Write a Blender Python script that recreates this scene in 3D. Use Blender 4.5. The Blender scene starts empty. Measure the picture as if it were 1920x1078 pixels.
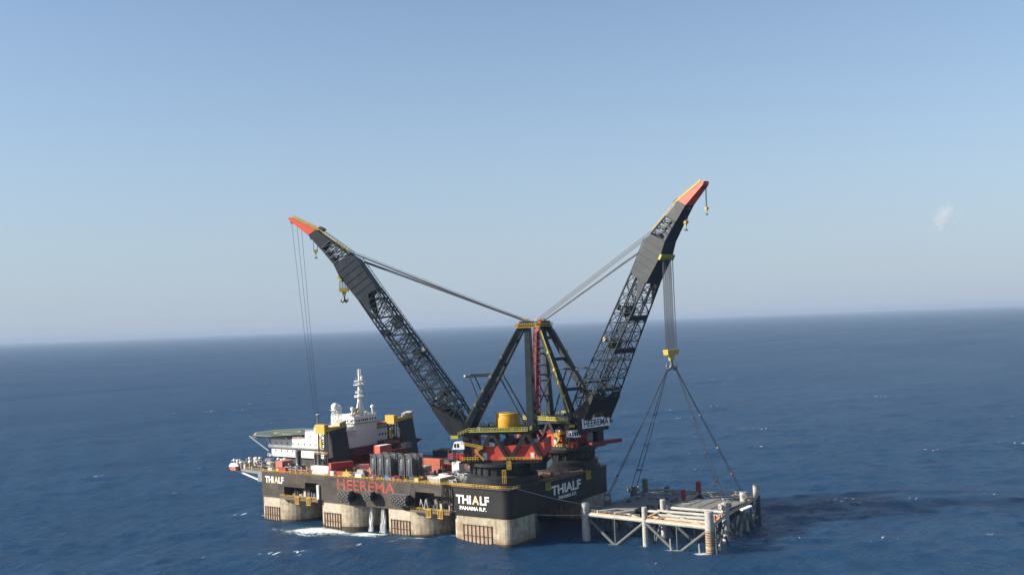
import bpy, math, random
import numpy as np
from mathutils import Vector, Matrix, Quaternion

random.seed(7)
SC = bpy.context.scene
C = SC.collection
R = math.radians

# ------------------------------------------------------------------ camera
cam = bpy.data.cameras.new('camera')
co = bpy.data.objects.new('camera', cam)
C.objects.link(co)
cam.sensor_width = 36.0
cam.lens = 1969.74 / 1920 * 36.0
cam.clip_start = 1.0
cam.clip_end = 300000.0
CP = Vector((280.76, -382.42, 100.51))
yaw = R(125.7145)
roll = math.atan(0.0375)
pitch = math.atan((642 - 0.0375 * 960 - 539) * math.cos(roll) / 1969.74)
fw = Vector((math.cos(yaw) * math.cos(pitch), math.sin(yaw) * math.cos(pitch), math.sin(pitch)))
rt = fw.cross(Vector((0, 0, 1))).normalized()
up = rt.cross(fw)
r2 = math.cos(roll) * rt - math.sin(roll) * up
u2 = math.sin(roll) * rt + math.cos(roll) * up
M = Matrix((r2, u2, -fw)).transposed().to_4x4()
M.translation = CP
co.matrix_world = M
SC.camera = co

# ------------------------------------------------------------------ light
SUN_AZ = math.atan2(-math.sin(R(45)), -math.cos(R(45)))     # direction towards the sun, in the ground plane
SUN_EL = R(27)
world = bpy.data.worlds.new('World')
SC.world = world
world.use_nodes = True
nt = world.node_tree
bg = nt.nodes['Background']
sky = nt.nodes.new('ShaderNodeTexSky')
sky.sky_type = 'NISHITA'
sky.sun_disc = False
sky.sun_elevation = SUN_EL
sky.sun_rotation = math.pi / 2 - SUN_AZ
sky.altitude = 0
sky.air_density = 1.0
sky.dust_density = 0.4
sky.ozone_density = 2.5
# marine haze low in the sky: the clear sky turns to pale grey towards the horizon, all the way round
wtc = nt.nodes.new('ShaderNodeTexCoord')
wsx = nt.nodes.new('ShaderNodeSeparateXYZ')
nt.links.new(wtc.outputs['Generated'], wsx.inputs[0])
wrp = nt.nodes.new('ShaderNodeValToRGB')
wrp.color_ramp.interpolation = 'B_SPLINE'
el = wrp.color_ramp.elements
el[0].position, el[0].color = 0.0, (0.92, 0.92, 0.92, 1)
el[1].position, el[1].color = 0.75, (0.0, 0.0, 0.0, 1)
for p_, v_ in ((0.08, 0.72), (0.18, 0.36), (0.34, 0.12)):
    e_ = el.new(p_)
    e_.color = (v_, v_, v_, 1)
nt.links.new(wsx.outputs['Z'], wrp.inputs[0])
wmx = nt.nodes.new('ShaderNodeMix')
wmx.data_type = 'RGBA'
nt.links.new(wrp.outputs[0], wmx.inputs[0])
nt.links.new(sky.outputs[0], wmx.inputs[6])
wmx.inputs[7].default_value = (2.62, 3.22, 4.1, 1)
nt.links.new(wmx.outputs[2], bg.inputs[0])
bg.inputs[1].default_value = 0.071
sun = bpy.data.lights.new('sun', 'SUN')
sun.energy = 4.6
sun.angle = R(0.5)
sun.color = (1.0, 0.92, 0.80)
so = bpy.data.objects.new('sun', sun)
C.objects.link(so)
sd = Vector((math.cos(SUN_AZ) * math.cos(SUN_EL), math.sin(SUN_AZ) * math.cos(SUN_EL), math.sin(SUN_EL)))
so.rotation_euler = sd.to_track_quat('Z', 'Y').to_euler()
so.location = (0, 0, 300)
SC.view_settings.view_transform = 'Standard'
SC.view_settings.look = 'None'
SC.view_settings.exposure = 1.15
SC.view_settings.gamma = 1.0
SC.view_settings.use_curve_mapping = False
SC.render.engine = 'CYCLES'
SC.cycles.use_denoising = True
SC.cycles.max_bounces = 6
SC.cycles.volume_bounces = 1

# ------------------------------------------------------------------ materials
MATS = {}

def plating(m, size=(9.0, 3.4), amount=0.35):
    """steel plates of slightly different paint on the upright hull walls"""
    n, l = m.node_tree.nodes, m.node_tree.links
    b = n['Principled BSDF']
    src = b.inputs['Base Color'].links[0].from_socket
    g = n.new('ShaderNodeNewGeometry')
    sx = n.new('ShaderNodeSeparateXYZ')
    l.new(g.outputs['Position'], sx.inputs[0])
    ad = n.new('ShaderNodeMath')
    ad.operation = 'ADD'
    l.new(sx.outputs['X'], ad.inputs[0])
    l.new(sx.outputs['Y'], ad.inputs[1])
    cb = n.new('ShaderNodeCombineXYZ')
    l.new(ad.outputs[0], cb.inputs[0])
    l.new(sx.outputs['Z'], cb.inputs[1])
    br = n.new('ShaderNodeTexBrick')
    br.inputs['Scale'].default_value = 1.0
    br.inputs['Brick Width'].default_value = size[0]
    br.inputs['Row Height'].default_value = size[1]
    br.inputs['Mortar Size'].default_value = 0.05
    br.inputs['Color1'].default_value = (1 - amount, 1 - amount, 1 - amount, 1)
    br.inputs['Color2'].default_value = (1 + amount, 1 + amount, 1 + amount * 0.9, 1)
    br.inputs['Mortar'].default_value = (0.6, 0.55, 0.5, 1)
    l.new(cb.outputs[0], br.inputs['Vector'])
    mu = n.new('ShaderNodeMix')
    mu.data_type = 'RGBA'
    mu.blend_type = 'MULTIPLY'
    mu.inputs[0].default_value = 1.0
    l.new(src, mu.inputs[6])
    l.new(br.outputs['Color'], mu.inputs[7])
    l.new(mu.outputs[2], b.inputs['Base Color'])


def mat(name, col, rough=0.55, col2=None, var=0.25, scale=0.25, rust=0.0, rustcol=(0.16, 0.07, 0.03), metal=0.0, streak=True, bump=0.0):
    m = bpy.data.materials.new(name)
    m.use_nodes = True
    n = m.node_tree.nodes
    l = m.node_tree.links
    b = n['Principled BSDF']
    b.inputs['Roughness'].default_value = rough
    b.inputs['Specular IOR Level'].default_value = 0.28
    b.inputs['Metallic'].default_value = metal
    g = n.new('ShaderNodeNewGeometry')
    ns = n.new('ShaderNodeTexNoise')
    ns.inputs['Scale'].default_value = scale
    ns.inputs['Detail'].default_value = 6
    ns.inputs['Roughness'].default_value = 0.65
    l.new(g.outputs['Position'], ns.inputs['Vector'])
    c2 = col2 or tuple(c * (1 - var) for c in col)
    mx = n.new('ShaderNodeMix')
    mx.data_type = 'RGBA'
    rp = n.new('ShaderNodeMapRange')
    rp.inputs[1].default_value = 0.35
    rp.inputs[2].default_value = 0.65
    l.new(ns.outputs[0], rp.inputs[0])
    l.new(rp.outputs[0], mx.inputs[0])
    mx.inputs[6].default_value = (*col, 1)
    mx.inputs[7].default_value = (*c2, 1)
    out = mx.outputs[2]
    if rust > 0:
        mp = n.new('ShaderNodeMapping')
        mp.inputs['Scale'].default_value = (0.33, 0.33, 0.075) if streak else (0.5, 0.5, 0.5)
        l.new(g.outputs['Position'], mp.inputs[0])
        n2 = n.new('ShaderNodeTexNoise')
        n2.inputs['Scale'].default_value = 1.0
        n2.inputs['Detail'].default_value = 5
        n2.inputs['Roughness'].default_value = 0.7
        l.new(mp.outputs[0], n2.inputs['Vector'])
        r2_ = n.new('ShaderNodeMapRange')
        r2_.inputs[1].default_value = 0.78 - 0.4 * rust
        r2_.inputs[2].default_value = 0.9 - 0.4 * rust
        r2_.inputs[4].default_value = 0.85
        l.new(n2.outputs[0], r2_.inputs[0])
        m2 = n.new('ShaderNodeMix')
        m2.data_type = 'RGBA'
        l.new(r2_.outputs[0], m2.inputs[0])
        l.new(out, m2.inputs[6])
        m2.inputs[7].default_value = (*rustcol, 1)
        out = m2.outputs[2]
    l.new(out, b.inputs['Base Color'])
    if bump:
        bp = n.new('ShaderNodeBump')
        bp.inputs['Strength'].default_value = bump
        bp.inputs['Distance'].default_value = 0.3
        l.new(ns.outputs[0], bp.inputs['Height'])
        l.new(bp.outputs[0], b.inputs['Normal'])
    MATS[name] = m
    return m

mat('hull_black', (0.033, 0.029, 0.025), 0.6, (0.056, 0.047, 0.038), scale=0.12, rust=0.55, rustcol=(0.095, 0.058, 0.034))
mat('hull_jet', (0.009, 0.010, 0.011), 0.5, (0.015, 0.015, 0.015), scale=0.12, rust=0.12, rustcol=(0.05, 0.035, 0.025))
mat('column_cream', (0.42, 0.375, 0.28), 0.65, (0.28, 0.225, 0.15), scale=0.3, rust=0.6, rustcol=(0.25, 0.14, 0.06))
mat('column_rust', (0.27, 0.18, 0.12), 0.8, (0.36, 0.29, 0.21), scale=0.5, rust=0.6, rustcol=(0.11, 0.05, 0.03))
mat('bar_rust', (0.11, 0.06, 0.04), 0.8, var=0.4, scale=0.6)
mat('algae', (0.035, 0.04, 0.03), 0.6, (0.06, 0.045, 0.03), scale=0.5)
mat('deck_brown', (0.17, 0.105, 0.075), 0.85, (0.11, 0.085, 0.07), scale=0.12, rust=0.4, streak=False)
mat('crane_dark', (0.016, 0.022, 0.028), 0.5, (0.024, 0.031, 0.036), scale=0.3)
mat('crane_black', (0.010, 0.012, 0.014), 0.55, (0.019, 0.020, 0.021), scale=0.3, rust=0.15, rustcol=(0.05, 0.035, 0.025))
mat('house_red', (0.50, 0.055, 0.03), 0.5, (0.42, 0.045, 0.03), scale=0.3, rust=0.12, rustcol=(0.2, 0.04, 0.03))
mat('tip_red', (0.62, 0.085, 0.05), 0.5, var=0.12)
mat('maroon', (0.20, 0.028, 0.032), 0.6, var=0.3)
mat('yellow', (0.56, 0.36, 0.05), 0.55, (0.40, 0.25, 0.05), scale=0.5)
mat('yellow_green', (0.46, 0.42, 0.06), 0.6, (0.34, 0.3, 0.05), scale=0.5)
mat('drum_orange', (0.60, 0.33, 0.02), 0.55, (0.45, 0.22, 0.02), scale=0.5, rust=0.25, rustcol=(0.3, 0.13, 0.02))
mat('white', (0.70, 0.69, 0.65), 0.5, (0.62, 0.60, 0.55), scale=0.3, rust=0.16, rustcol=(0.42, 0.32, 0.2))
mat('pure_white', (0.82, 0.82, 0.8), 0.45, var=0.05)
mat('letter_white', (0.80, 0.79, 0.75), 0.6, (0.7, 0.68, 0.62), scale=0.6)
mat('letter_orange', (0.72, 0.40, 0.17), 0.6, (0.66, 0.55, 0.4), scale=0.8)
mat('letter_red', (0.38, 0.07, 0.045), 0.7, (0.15, 0.05, 0.038), scale=0.22, rust=0.55, rustcol=(0.07, 0.045, 0.035))
mat('letter_dark', (0.02, 0.03, 0.05), 0.5)
mat('grey_metal', (0.20, 0.21, 0.21), 0.5, (0.13, 0.135, 0.135), scale=0.5)
mat('dark_grey', (0.055, 0.06, 0.065), 0.5, var=0.3, scale=0.5)
mat('silo_grey', (0.095, 0.11, 0.115), 0.5, (0.055, 0.065, 0.07), scale=0.4, rust=0.15, rustcol=(0.1, 0.07, 0.05))
mat('beige', (0.48, 0.42, 0.33), 0.7, (0.33, 0.28, 0.22), scale=0.4, rust=0.25)
mat('container_orange', (0.45, 0.13, 0.07), 0.6, (0.36, 0.10, 0.06), scale=0.4, rust=0.15)
mat('container_red', (0.40, 0.06, 0.045), 0.6, (0.30, 0.05, 0.04), scale=0.4, rust=0.1)
mat('container_pink', (0.50, 0.20, 0.15), 0.6, (0.4, 0.15, 0.12), scale=0.4)
mat('coral', (0.56, 0.11, 0.07), 0.6, (0.45, 0.09, 0.06), scale=0.6)
mat('blue', (0.05, 0.12, 0.26), 0.5, var=0.3)
mat('blue_grey', (0.16, 0.2, 0.26), 0.5, var=0.3)
mat('helideck_green', (0.07, 0.10, 0.078), 0.85, (0.095, 0.12, 0.098), scale=0.3)
mat('line_yellow', (0.6, 0.55, 0.12), 0.7)
mat('glass', (0.02, 0.025, 0.03), 0.15)
mat('rubber', (0.006, 0.006, 0.007), 0.8, (0.011, 0.011, 0.011), scale=1.0)
mat('tyre', (0.10, 0.10, 0.095), 0.8, (0.18, 0.175, 0.165), scale=1.2)
mat('rope', (0.06, 0.064, 0.07), 0.7)
mat('rope_stay', (0.17, 0.175, 0.18), 0.6)
mat('rope_dark', (0.03, 0.035, 0.045), 0.6)
mat('rope_pale', (0.35, 0.37, 0.36), 0.7)
mat('steel_pale', (0.40, 0.39, 0.355), 0.55, (0.27, 0.26, 0.23), scale=0.6, rust=0.3, rustcol=(0.5, 0.26, 0.08), streak=False)
mat('steel_grey', (0.10, 0.11, 0.115), 0.55, (0.07, 0.078, 0.08), scale=0.5)  # deepened so part of the hull's shade on the frame sits in the colour
mat('steel_orange', (0.56, 0.28, 0.07), 0.6, (0.6, 0.4, 0.2), scale=0.5)
mat('post_red', (0.34, 0.04, 0.045), 0.55, var=0.2)
mat('olive', (0.2, 0.19, 0.11), 0.7, var=0.3)
mat('grating', (0.20, 0.195, 0.175), 0.85, (0.13, 0.125, 0.115), scale=0.5)
mat('hook_grey', (0.12, 0.13, 0.14), 0.4, var=0.3, metal=0.3)

plating(MATS['hull_black'], (9.0, 3.4), 0.3)
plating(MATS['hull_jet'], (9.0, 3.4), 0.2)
plating(MATS['column_cream'], (6.0, 3.0), 0.1)
plating(MATS['crane_dark'], (5.0, 4.0), 0.18)

def tide_stain(m, z0, z1, col):
    """rust and growth stain left by the sea on the foot of the columns, with a ragged upper edge"""
    n, l = m.node_tree.nodes, m.node_tree.links
    b = n['Principled BSDF']
    src = b.inputs['Base Color'].links[0].from_socket
    g = n.new('ShaderNodeNewGeometry')
    sx = n.new('ShaderNodeSeparateXYZ')
    l.new(g.outputs['Position'], sx.inputs[0])
    mp = n.new('ShaderNodeMapping')
    mp.inputs['Scale'].default_value = (0.45, 0.45, 0.1)
    l.new(g.outputs['Position'], mp.inputs[0])
    ns = n.new('ShaderNodeTexNoise')
    ns.inputs['Scale'].default_value = 1.0
    ns.inputs['Detail'].default_value = 6
    l.new(mp.outputs[0], ns.inputs['Vector'])
    ma = n.new('ShaderNodeMath')
    ma.operation = 'MULTIPLY_ADD'
    l.new(ns.outputs[0], ma.inputs[0])
    ma.inputs[1].default_value = -9.0
    l.new(sx.outputs['Z'], ma.inputs[2])
    mr = n.new('ShaderNodeMapRange')
    mr.inputs[1].default_value = z1 - 4.5
    mr.inputs[2].default_value = z0 - 4.5
    mr.inputs[4].default_value = 0.8
    l.new(ma.outputs[0], mr.inputs[0])
    mx = n.new('ShaderNodeMix')
    mx.data_type = 'RGBA'
    l.new(mr.outputs[0], mx.inputs[0])
    l.new(src, mx.inputs[6])
    mx.inputs[7].default_value = (*col, 1)
    l.new(mx.outputs[2], b.inputs['Base Color'])
tide_stain(MATS['column_cream'], 0.6, 3.6, (0.17, 0.10, 0.05))

# ------------------------------------------------------------------ mesh helpers
class MB:
    def __init__(s):
        s.v = []
        s.f = []
        s.sm = []

    def add(s, vs, fs, smooth=False):
        o = len(s.v)
        s.v += [tuple(p) for p in vs]
        s.f += [tuple(i + o for i in f) for f in fs]
        s.sm += [smooth] * len(fs)
        return s

    def box(s, x0, x1, y0, y1, z0, z1):
        v = [(x, y, z) for z in (z0, z1) for y in (y0, y1) for x in (x0, x1)]
        return s.add(v, [(0, 2, 3, 1), (4, 5, 7, 6), (0, 1, 5, 4), (2, 6, 7, 3), (0, 4, 6, 2), (1, 3, 7, 5)])

    def frame(s, p, q):
        p, q = Vector(p), Vector(q)
        d = (q - p).normalized()
        a = Vector((0, 0, 1)) if abs(d.z) < 0.95 else Vector((1, 0, 0))
        x = d.cross(a).normalized()
        y = x.cross(d).normalized()
        return p, q, x, y

    def tube(s, p, q, r0, r1=None, n=8, caps=True):
        r1 = r0 if r1 is None else r1
        p, q, x, y = s.frame(p, q)
        v = []
        for c, r in ((p, r0), (q, r1)):
            for i in range(n):
                a = 2 * math.pi * i / n
                v.append(c + x * (r * math.cos(a)) + y * (r * math.sin(a)))
        f = [(i, (i + 1) % n, n + (i + 1) % n, n + i) for i in range(n)]
        s.add(v, f, n >= 8)
        if caps:
            s.add(v, [tuple(range(n - 1, -1, -1)), tuple(range(n, 2 * n))])
        return s

    def beam(s, p, q, w0, h0, w1=None, h1=None):
        w1 = w0 if w1 is None else w1
        h1 = h0 if h1 is None else h1
        p, q, x, y = s.frame(p, q)
        v = []
        for c, w, h in ((p, w0, h0), (q, w1, h1)):
            for a, b in ((-1, -1), (1, -1), (1, 1), (-1, 1)):
                v.append(c + x * (a * w / 2) + y * (b * h / 2))
        return s.add(v, [(3, 2, 1, 0), (4, 5, 6, 7), (0, 1, 5, 4), (1, 2, 6, 5), (2, 3, 7, 6), (3, 0, 4, 7)])

    def prism(s, poly, z0, z1, smooth=False):
        n = len(poly)
        v = [(p[0], p[1], z0) for p in poly] + [(p[0], p[1], z1) for p in poly]
        s.add(v, [(i, (i + 1) % n, n + (i + 1) % n, n + i) for i in range(n)], smooth)
        return s.add(v, [tuple(range(n - 1, -1, -1)), tuple(range(n, 2 * n))])

    def slab(s, A, B):
        """two matching rings of points, joined: a prism between any two outlines"""
        n = len(A)
        v = list(A) + list(B)
        return s.add(v, [(i, (i + 1) % n, n + (i + 1) % n, n + i) for i in range(n)] + [tuple(range(n - 1, -1, -1)), tuple(range(n, 2 * n))])

    def lathe(s, prof, n=24, cx=0, cy=0, smooth=True):
        v = []
        for r, z in prof:
            for i in range(n):
                a = 2 * math.pi * i / n
                v.append((cx + r * math.cos(a), cy + r * math.sin(a), z))
        f = []
        for k in range(len(prof) - 1):
            for i in range(n):
                f.append((k * n + i, k * n + (i + 1) % n, (k + 1) * n + (i + 1) % n, (k + 1) * n + i))
        s.add(v, f, smooth)
        m = (len(prof) - 1) * n
        return s.add(v, [tuple(range(n - 1, -1, -1)), tuple(range(m, m + n))])

    def rail(s, pts, h=1.2, post=2.0, r=0.055, mid=True):
        """a hand rail along a run of points"""
        for a, b in zip(pts[:-1], pts[1:]):
            a, b = Vector(a), Vector(b)
            L = (b - a).length
            k = max(1, int(L / post))
            for i in range(k + 1):
                p = a.lerp(b, i / k)
                s.beam(p, p + Vector((0, 0, h)), 2 * r, 2 * r)
            for hh in ((h, h * 0.5) if mid else (h,)):
                z = Vector((0, 0, hh))
                s.beam(a + z, b + z, 2 * r, 2 * r)
        return s

    def mesh(s, name, m):
        me = bpy.data.meshes.new(name)
        me.from_pydata(s.v, [], s.f)
        me.polygons.foreach_set('use_smooth', s.sm)
        me.materials.append(MATS[m])
        # consistent outward normals
        import bmesh
        bm = bmesh.new()
        bm.from_mesh(me)
        bmesh.ops.remove_doubles(bm, verts=bm.verts, dist=1e-5) if False else None
        bmesh.ops.recalc_face_normals(bm, faces=bm.faces)
        bm.to_mesh(me)
        bm.free()
        return me

    def build(s, name, m, parent=None):
        return put(name, s.mesh(name, m), parent)


def put(name, me, parent=None):
    o = bpy.data.objects.new(name, me)
    C.objects.link(o)
    o.parent = parent
    return o


def tag(o, label, cat, group=None, kind=None):
    o['label'] = label
    o['category'] = cat
    if group:
        o['group'] = group
    if kind:
        o['kind'] = kind
    return o


def thing(name, label, cat, loc=(0, 0, 0), rz=0.0, group=None):
    o = bpy.data.objects.new(name, None)
    o.empty_display_size = 1
    C.objects.link(o)
    o.location = loc
    o.rotation_euler = (0, 0, rz)
    return tag(o, label, cat, group)


UNIT = {}

def rod(parent, name, p, q, r, m, n=8):
    """a round bar sharing one unit mesh with all bars of its material"""
    k = ('c', m, n)
    if k not in UNIT:
        UNIT[k] = MB().tube((0, 0, -0.5), (0, 0, 0.5), 1, 1, n).mesh('round_bar', m)
    p, q = Vector(p), Vector(q)
    o = put(name, UNIT[k], parent)
    o.location = (p + q) / 2
    o.rotation_mode = 'QUATERNION'
    o.rotation_quaternion = (q - p).to_track_quat('Z', 'Y')
    o.scale = (r, r, (q - p).length)
    return o


def bar(parent, name, p, q, w, h, m):
    k = ('b', m)
    if k not in UNIT:
        UNIT[k] = MB().box(-.5, .5, -.5, .5, -.5, .5).mesh('square_bar', m)
    p, q = Vector(p), Vector(q)
    o = put(name, UNIT[k], parent)
    o.location = (p + q) / 2
    o.rotation_mode = 'QUATERNION'
    o.rotation_quaternion = (q - p).to_track_quat('Z', 'Y')
    o.scale = (w, h, (q - p).length)
    return o


def block(parent, name, x0, x1, y0, y1, z0, z1, m):
    k = ('b', m)
    if k not in UNIT:
        UNIT[k] = MB().box(-.5, .5, -.5, .5, -.5, .5).mesh('square_bar', m)
    o = put(name, UNIT[k], parent)
    o.location = ((x0 + x1) / 2, (y0 + y1) / 2, (z0 + z1) / 2)
    o.scale = (x1 - x0, y1 - y0, z1 - z0)
    return o


def letters(parent, name, s, m, centre, width, height, rot, bold=0.03, depth=0.06):
    cu = bpy.data.curves.new('t', 'FONT')
    cu.body = s
    cu.size = 1
    cu.offset = bold
    cu.extrude = 0.02
    cu.align_x = 'CENTER'
    tmp = bpy.data.objects.new('t', cu)
    C.objects.link(tmp)
    dg = bpy.context.evaluated_depsgraph_get()
    dg.update()
    me = bpy.data.meshes.new_from_object(tmp.evaluated_get(dg))
    bpy.data.objects.remove(tmp)
    bpy.data.curves.remove(cu)
    me.name = name
    a = np.empty(len(me.vertices) * 3)
    me.vertices.foreach_get('co', a)
    a = a.reshape(-1, 3)
    lo, hi = a.min(0), a.max(0)
    a = (a - (lo + hi) / 2) / (hi - lo) * np.array([width, height, depth])
    me.vertices.foreach_set('co', a.ravel())
    me.materials.clear()
    me.materials.append(MATS[m])
    o = put(name, me, parent)
    o.location = centre
    o.rotation_euler = rot
    return o

SIDE = (R(90), 0, 0)          # faces -y
STERN = (R(90), 0, R(90))     # faces +x
DECK = 25.5

# ------------------------------------------------------------------ sea
SEA_F = 0.42

def build_sea():
    cx, cy, h, f = CP.x, CP.y, CP.z, 1969.74
    ang = [yaw - R(41) + i * (3.0 / f) for i in range(int(R(82) / (3.0 / f)) + 1)]
    rest = 2 * math.pi - (ang[-1] - ang[0])
    ang += [ang[-1] + rest * i / 90 for i in range(1, 90)]
    rr = [2, 60, 120, 180, 240, 290, 330]
    while rr[-1] < 100000:
        r = rr[-1]
        rr.append(r + max(1.1, min(r * r / (h * f) * 0.85, r * 0.25)))
    ang = np.array(ang)
    rr = np.array(rr)
    na, nr = len(ang), len(rr)
    dr = np.gradient(rr)
    X = cx + rr[:, None] * np.cos(ang)[None, :]
    Y = cy + rr[:, None] * np.sin(ang)[None, :]
    rng = np.random.default_rng(3)
    Z = np.zeros_like(X)
    DX = np.zeros_like(X)
    DY = np.zeros_like(X)
    sp = np.maximum(dr, rr * 3.0 / f)[:, None]
    inview = np.ones(na)
    inview[int(R(82) / (3.0 / f)) + 1:] = 0
    for i in range(76):
        lam = 4.0 * (46 / 4.0) ** rng.random() if i < 64 else rng.uniform(55, 120)
        th = R(-62) + rng.normal(0, 0.5) if i < 64 else R(-40) + rng.normal(0, 0.2)
        k = 2 * math.pi / lam
        s_ = 0.021 * (0.7 + 0.6 * rng.random())
        s_ = s_ if i < 64 else s_ * 0.6
        a = s_ / k
        ph = rng.random() * 6.283
        fade = np.clip((lam / sp - 2.0) / 2.5, 0, 1)
        arg = k * (math.cos(th) * X + math.sin(th) * Y) + ph
        Z += fade * a * np.sin(arg)
        c = fade * a * 1.1 * np.cos(arg)
        DX += c * math.cos(th)
        DY += c * math.sin(th)
    Z *= inview[None, :]
    DX *= inview[None, :]
    DY *= inview[None, :]
    # slow gusts: patches of rougher and calmer water
    foam = np.zeros_like(X)

    def blob(x, y, sx, sy, amt, rot=0.0):
        c, s = math.cos(rot), math.sin(rot)
        u = (c * (X - x) + s * (Y - y)) / sx
        v = (-s * (X - x) + c * (Y - y)) / sy
        return amt * np.exp(-(u * u + v * v))
    for b in ((-122, -10, 10, 8, 1.15, 0.1), (-113, -5, 9, 6, 1.35, 0), (-103, -4, 8, 3.0, 0.8, 0), (-86, -3, 5, 6, 1.3, 0), (-79, -3, 5, 6, 1.35, 0), (-92, -6, 12, 6, 0.5, 0),
              (-138, -16, 10, 4, 0.5, 0.25), (-47, -1, 13, 1.5, 1.0, 0.18), (-60, -6, 10, 1.8, 0.75, 0.25), (-36, 2.5, 4, 1.2, 0.9, 0.1), (-63, -2, 9, 2, 0.45, 0),
              (-158, -4, 9, 2.5, 0.4, 0.0), (20, 31, 3, 3, .5, 0), (35.4, 30, 3.2, 2.2, 1.0, 0), (67, 27, 4.5, 2.6, 1.05, 0), (84, 26, 4, 3, .75, 0), (80, 26, 3, 2, .9, 0), (52, 28, 3, 2, .6, 0), (-16, -1.5, 14, 1.6, 0.4, 0), (0.5, 10, 2, 9, 0.4, 0)):
        foam += blob(*b)
    foam *= 1.35
    P = np.stack([X + DX, Y + DY, Z], -1).reshape(-1, 3)
    i = np.arange(nr - 1)[:, None] * na
    j = np.arange(na)[None, :]
    jn = (j + 1) % na
    F = np.stack([i + j, i + na + j, i + na + jn, i + jn], -1).reshape(-1, 4)
    me = bpy.data.meshes.new('sea')
    me.vertices.add(len(P))
    me.vertices.foreach_set('co', P.ravel())
    me.loops.add(F.size)
    me.loops.foreach_set('vertex_index', F.ravel().astype(np.int32))
    me.polygons.add(len(F))
    me.polygons.foreach_set('loop_start', np.arange(0, F.size, 4, dtype=np.int32))
    me.polygons.foreach_set('use_smooth', np.ones(len(F), bool))
    me.update(calc_edges=True)
    at = me.attributes.new('foam', 'FLOAT', 'POINT')
    at.data.foreach_set('value', foam.ravel().astype(np.float32))
    at = me.attributes.new('crest', 'FLOAT', 'POINT')
    at.data.foreach_set('value', Z.ravel().astype(np.float32))
    o = put('sea', me)
    o['kind'] = 'structure'
    if me.polygons[0].normal.z < 0:
        me.flip_normals()
    m = bpy.data.materials.new('sea_water')
    m.use_nodes = True
    n = m.node_tree.nodes
    l = m.node_tree.links
    b = n['Principled BSDF']
    g = n.new('ShaderNodeNewGeometry')

    def noise(sc, det, scale3=None, rough=0.6):
        t = n.new('ShaderNodeTexNoise')
        t.inputs['Scale'].default_value = sc
        t.inputs['Detail'].default_value = det
        t.inputs['Roughness'].default_value = rough
        if scale3:
            mp = n.new('ShaderNodeMapping')
            mp.inputs['Rotation'].default_value = (0, 0, R(35))
            mp.inputs['Scale'].default_value = scale3
            l.new(g.outputs['Position'], mp.inputs[0])
            l.new(mp.outputs[0], t.inputs['Vector'])
        else:
            l.new(g.outputs['Position'], t.inputs['Vector'])
        return t.outputs[0]

    def mrange(v, a, b_, c=0.0, d=1.0):
        t = n.new('ShaderNodeMapRange')
        t.inputs[1].default_value = a
        t.inputs[2].default_value = b_
        t.inputs[3].default_value = c
        t.inputs[4].default_value = d
        l.new(v, t.inputs[0])
        return t.outputs[0]

    def math_(op, a, b_):
        t = n.new('ShaderNodeMath')
        t.operation = op
        for i_, x in enumerate((a, b_)):
            if isinstance(x, (int, float)):
                t.inputs[i_].default_value = x
            else:
                l.new(x, t.inputs[i_])
        return t.outputs[0]

    def attr(nm):
        t = n.new('ShaderNodeAttribute')
        t.attribute_name = nm
        return t.outputs['Fac']
    # fine ripples
    n1 = noise(0.55, 5, (1.0, 0.55, 1.0))
    n0 = noise(0.11, 4, (1.0, 0.5, 1.0))
    n2_ = noise(0.028, 3, (1.0, 0.45, 1.0))
    hsum = math_('ADD', math_('MULTIPLY', n1, 1.7), math_('MULTIPLY', n0, 2.8))
    hsum = math_('ADD', hsum, math_('MULTIPLY', n2_, 5.0))
    bp = n.new('ShaderNodeBump')
    bp.inputs['Strength'].default_value = 1.0
    bp.inputs['Distance'].default_value = 1.0
    l.new(hsum, bp.inputs['Height'])
    # whitecaps where crests break
    capn = noise(0.035, 2, (1.0, 1.0, 1.0))
    capf = noise(0.5, 4, (1.0, 0.35, 1.0))
    caps = math_('MULTIPLY', mrange(attr('crest'), 0.85, 1.3), mrange(capf, 0.59, 0.64))
    caps = math_('MULTIPLY', caps, mrange(capn, 0.5, 0.6))
    caps2 = math_('MULTIPLY', mrange(noise(0.2, 6, (1.0, 0.6, 1.0), 0.75), 0.72, 0.75), 0.9)
    caps = math_('MAXIMUM', caps, caps2)
    # foam round the columns
    fn = noise(0.55, 8, (0.7, 1.0, 1.0), 0.78)
    fb = noise(0.13, 4, (0.6, 1.0, 1.0), 0.6)
    fo = math_('ADD', attr('foam'), math_('MULTIPLY', math_('SUBTRACT', fn, 0.52), 4.2))
    fo = math_('ADD', fo, math_('MULTIPLY', math_('SUBTRACT', fb, 0.5), 4.0))
    fo = math_('MULTIPLY', mrange(fo, 0.75, 1.7), mrange(attr('foam'), 0.12, 0.5))
    foam_ = math_('MAXIMUM', caps, fo)
    # patches of bluer and greener water
    mx = n.new('ShaderNodeMix')
    mx.data_type = 'RGBA'
    l.new(mrange(noise(0.006, 4), 0.35, 0.65), mx.inputs[0])
    mx.inputs[6].default_value = (0.0085, 0.041, 0.096, 1)
    mx.inputs[7].default_value = (0.010, 0.046, 0.105, 1)
    m2 = n.new('ShaderNodeMix')
    m2.data_type = 'RGBA'
    l.new(foam_, m2.inputs[0])
    # aerated water round the foam is paler and greener
    m3 = n.new('ShaderNodeMix')
    m3.data_type = 'RGBA'
    l.new(mrange(attr('foam'), 0.1, 1.0, 0.0, 0.55), m3.inputs[0])
    l.new(mx.outputs[2], m3.inputs[6])
    m3.inputs[7].default_value = (0.05, 0.13, 0.16, 1)
    l.new(m3.outputs[2], m2.inputs[6])
    m2.inputs[7].default_value = (0.72, 0.76, 0.78, 1)
    # body colour under a rough, wind-ruffled surface: waves keep the mean reflectance low at grazing angles
    n.remove(b)
    df = n.new('ShaderNodeSubsurfaceScattering')
    df.falloff = 'BURLEY'
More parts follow.
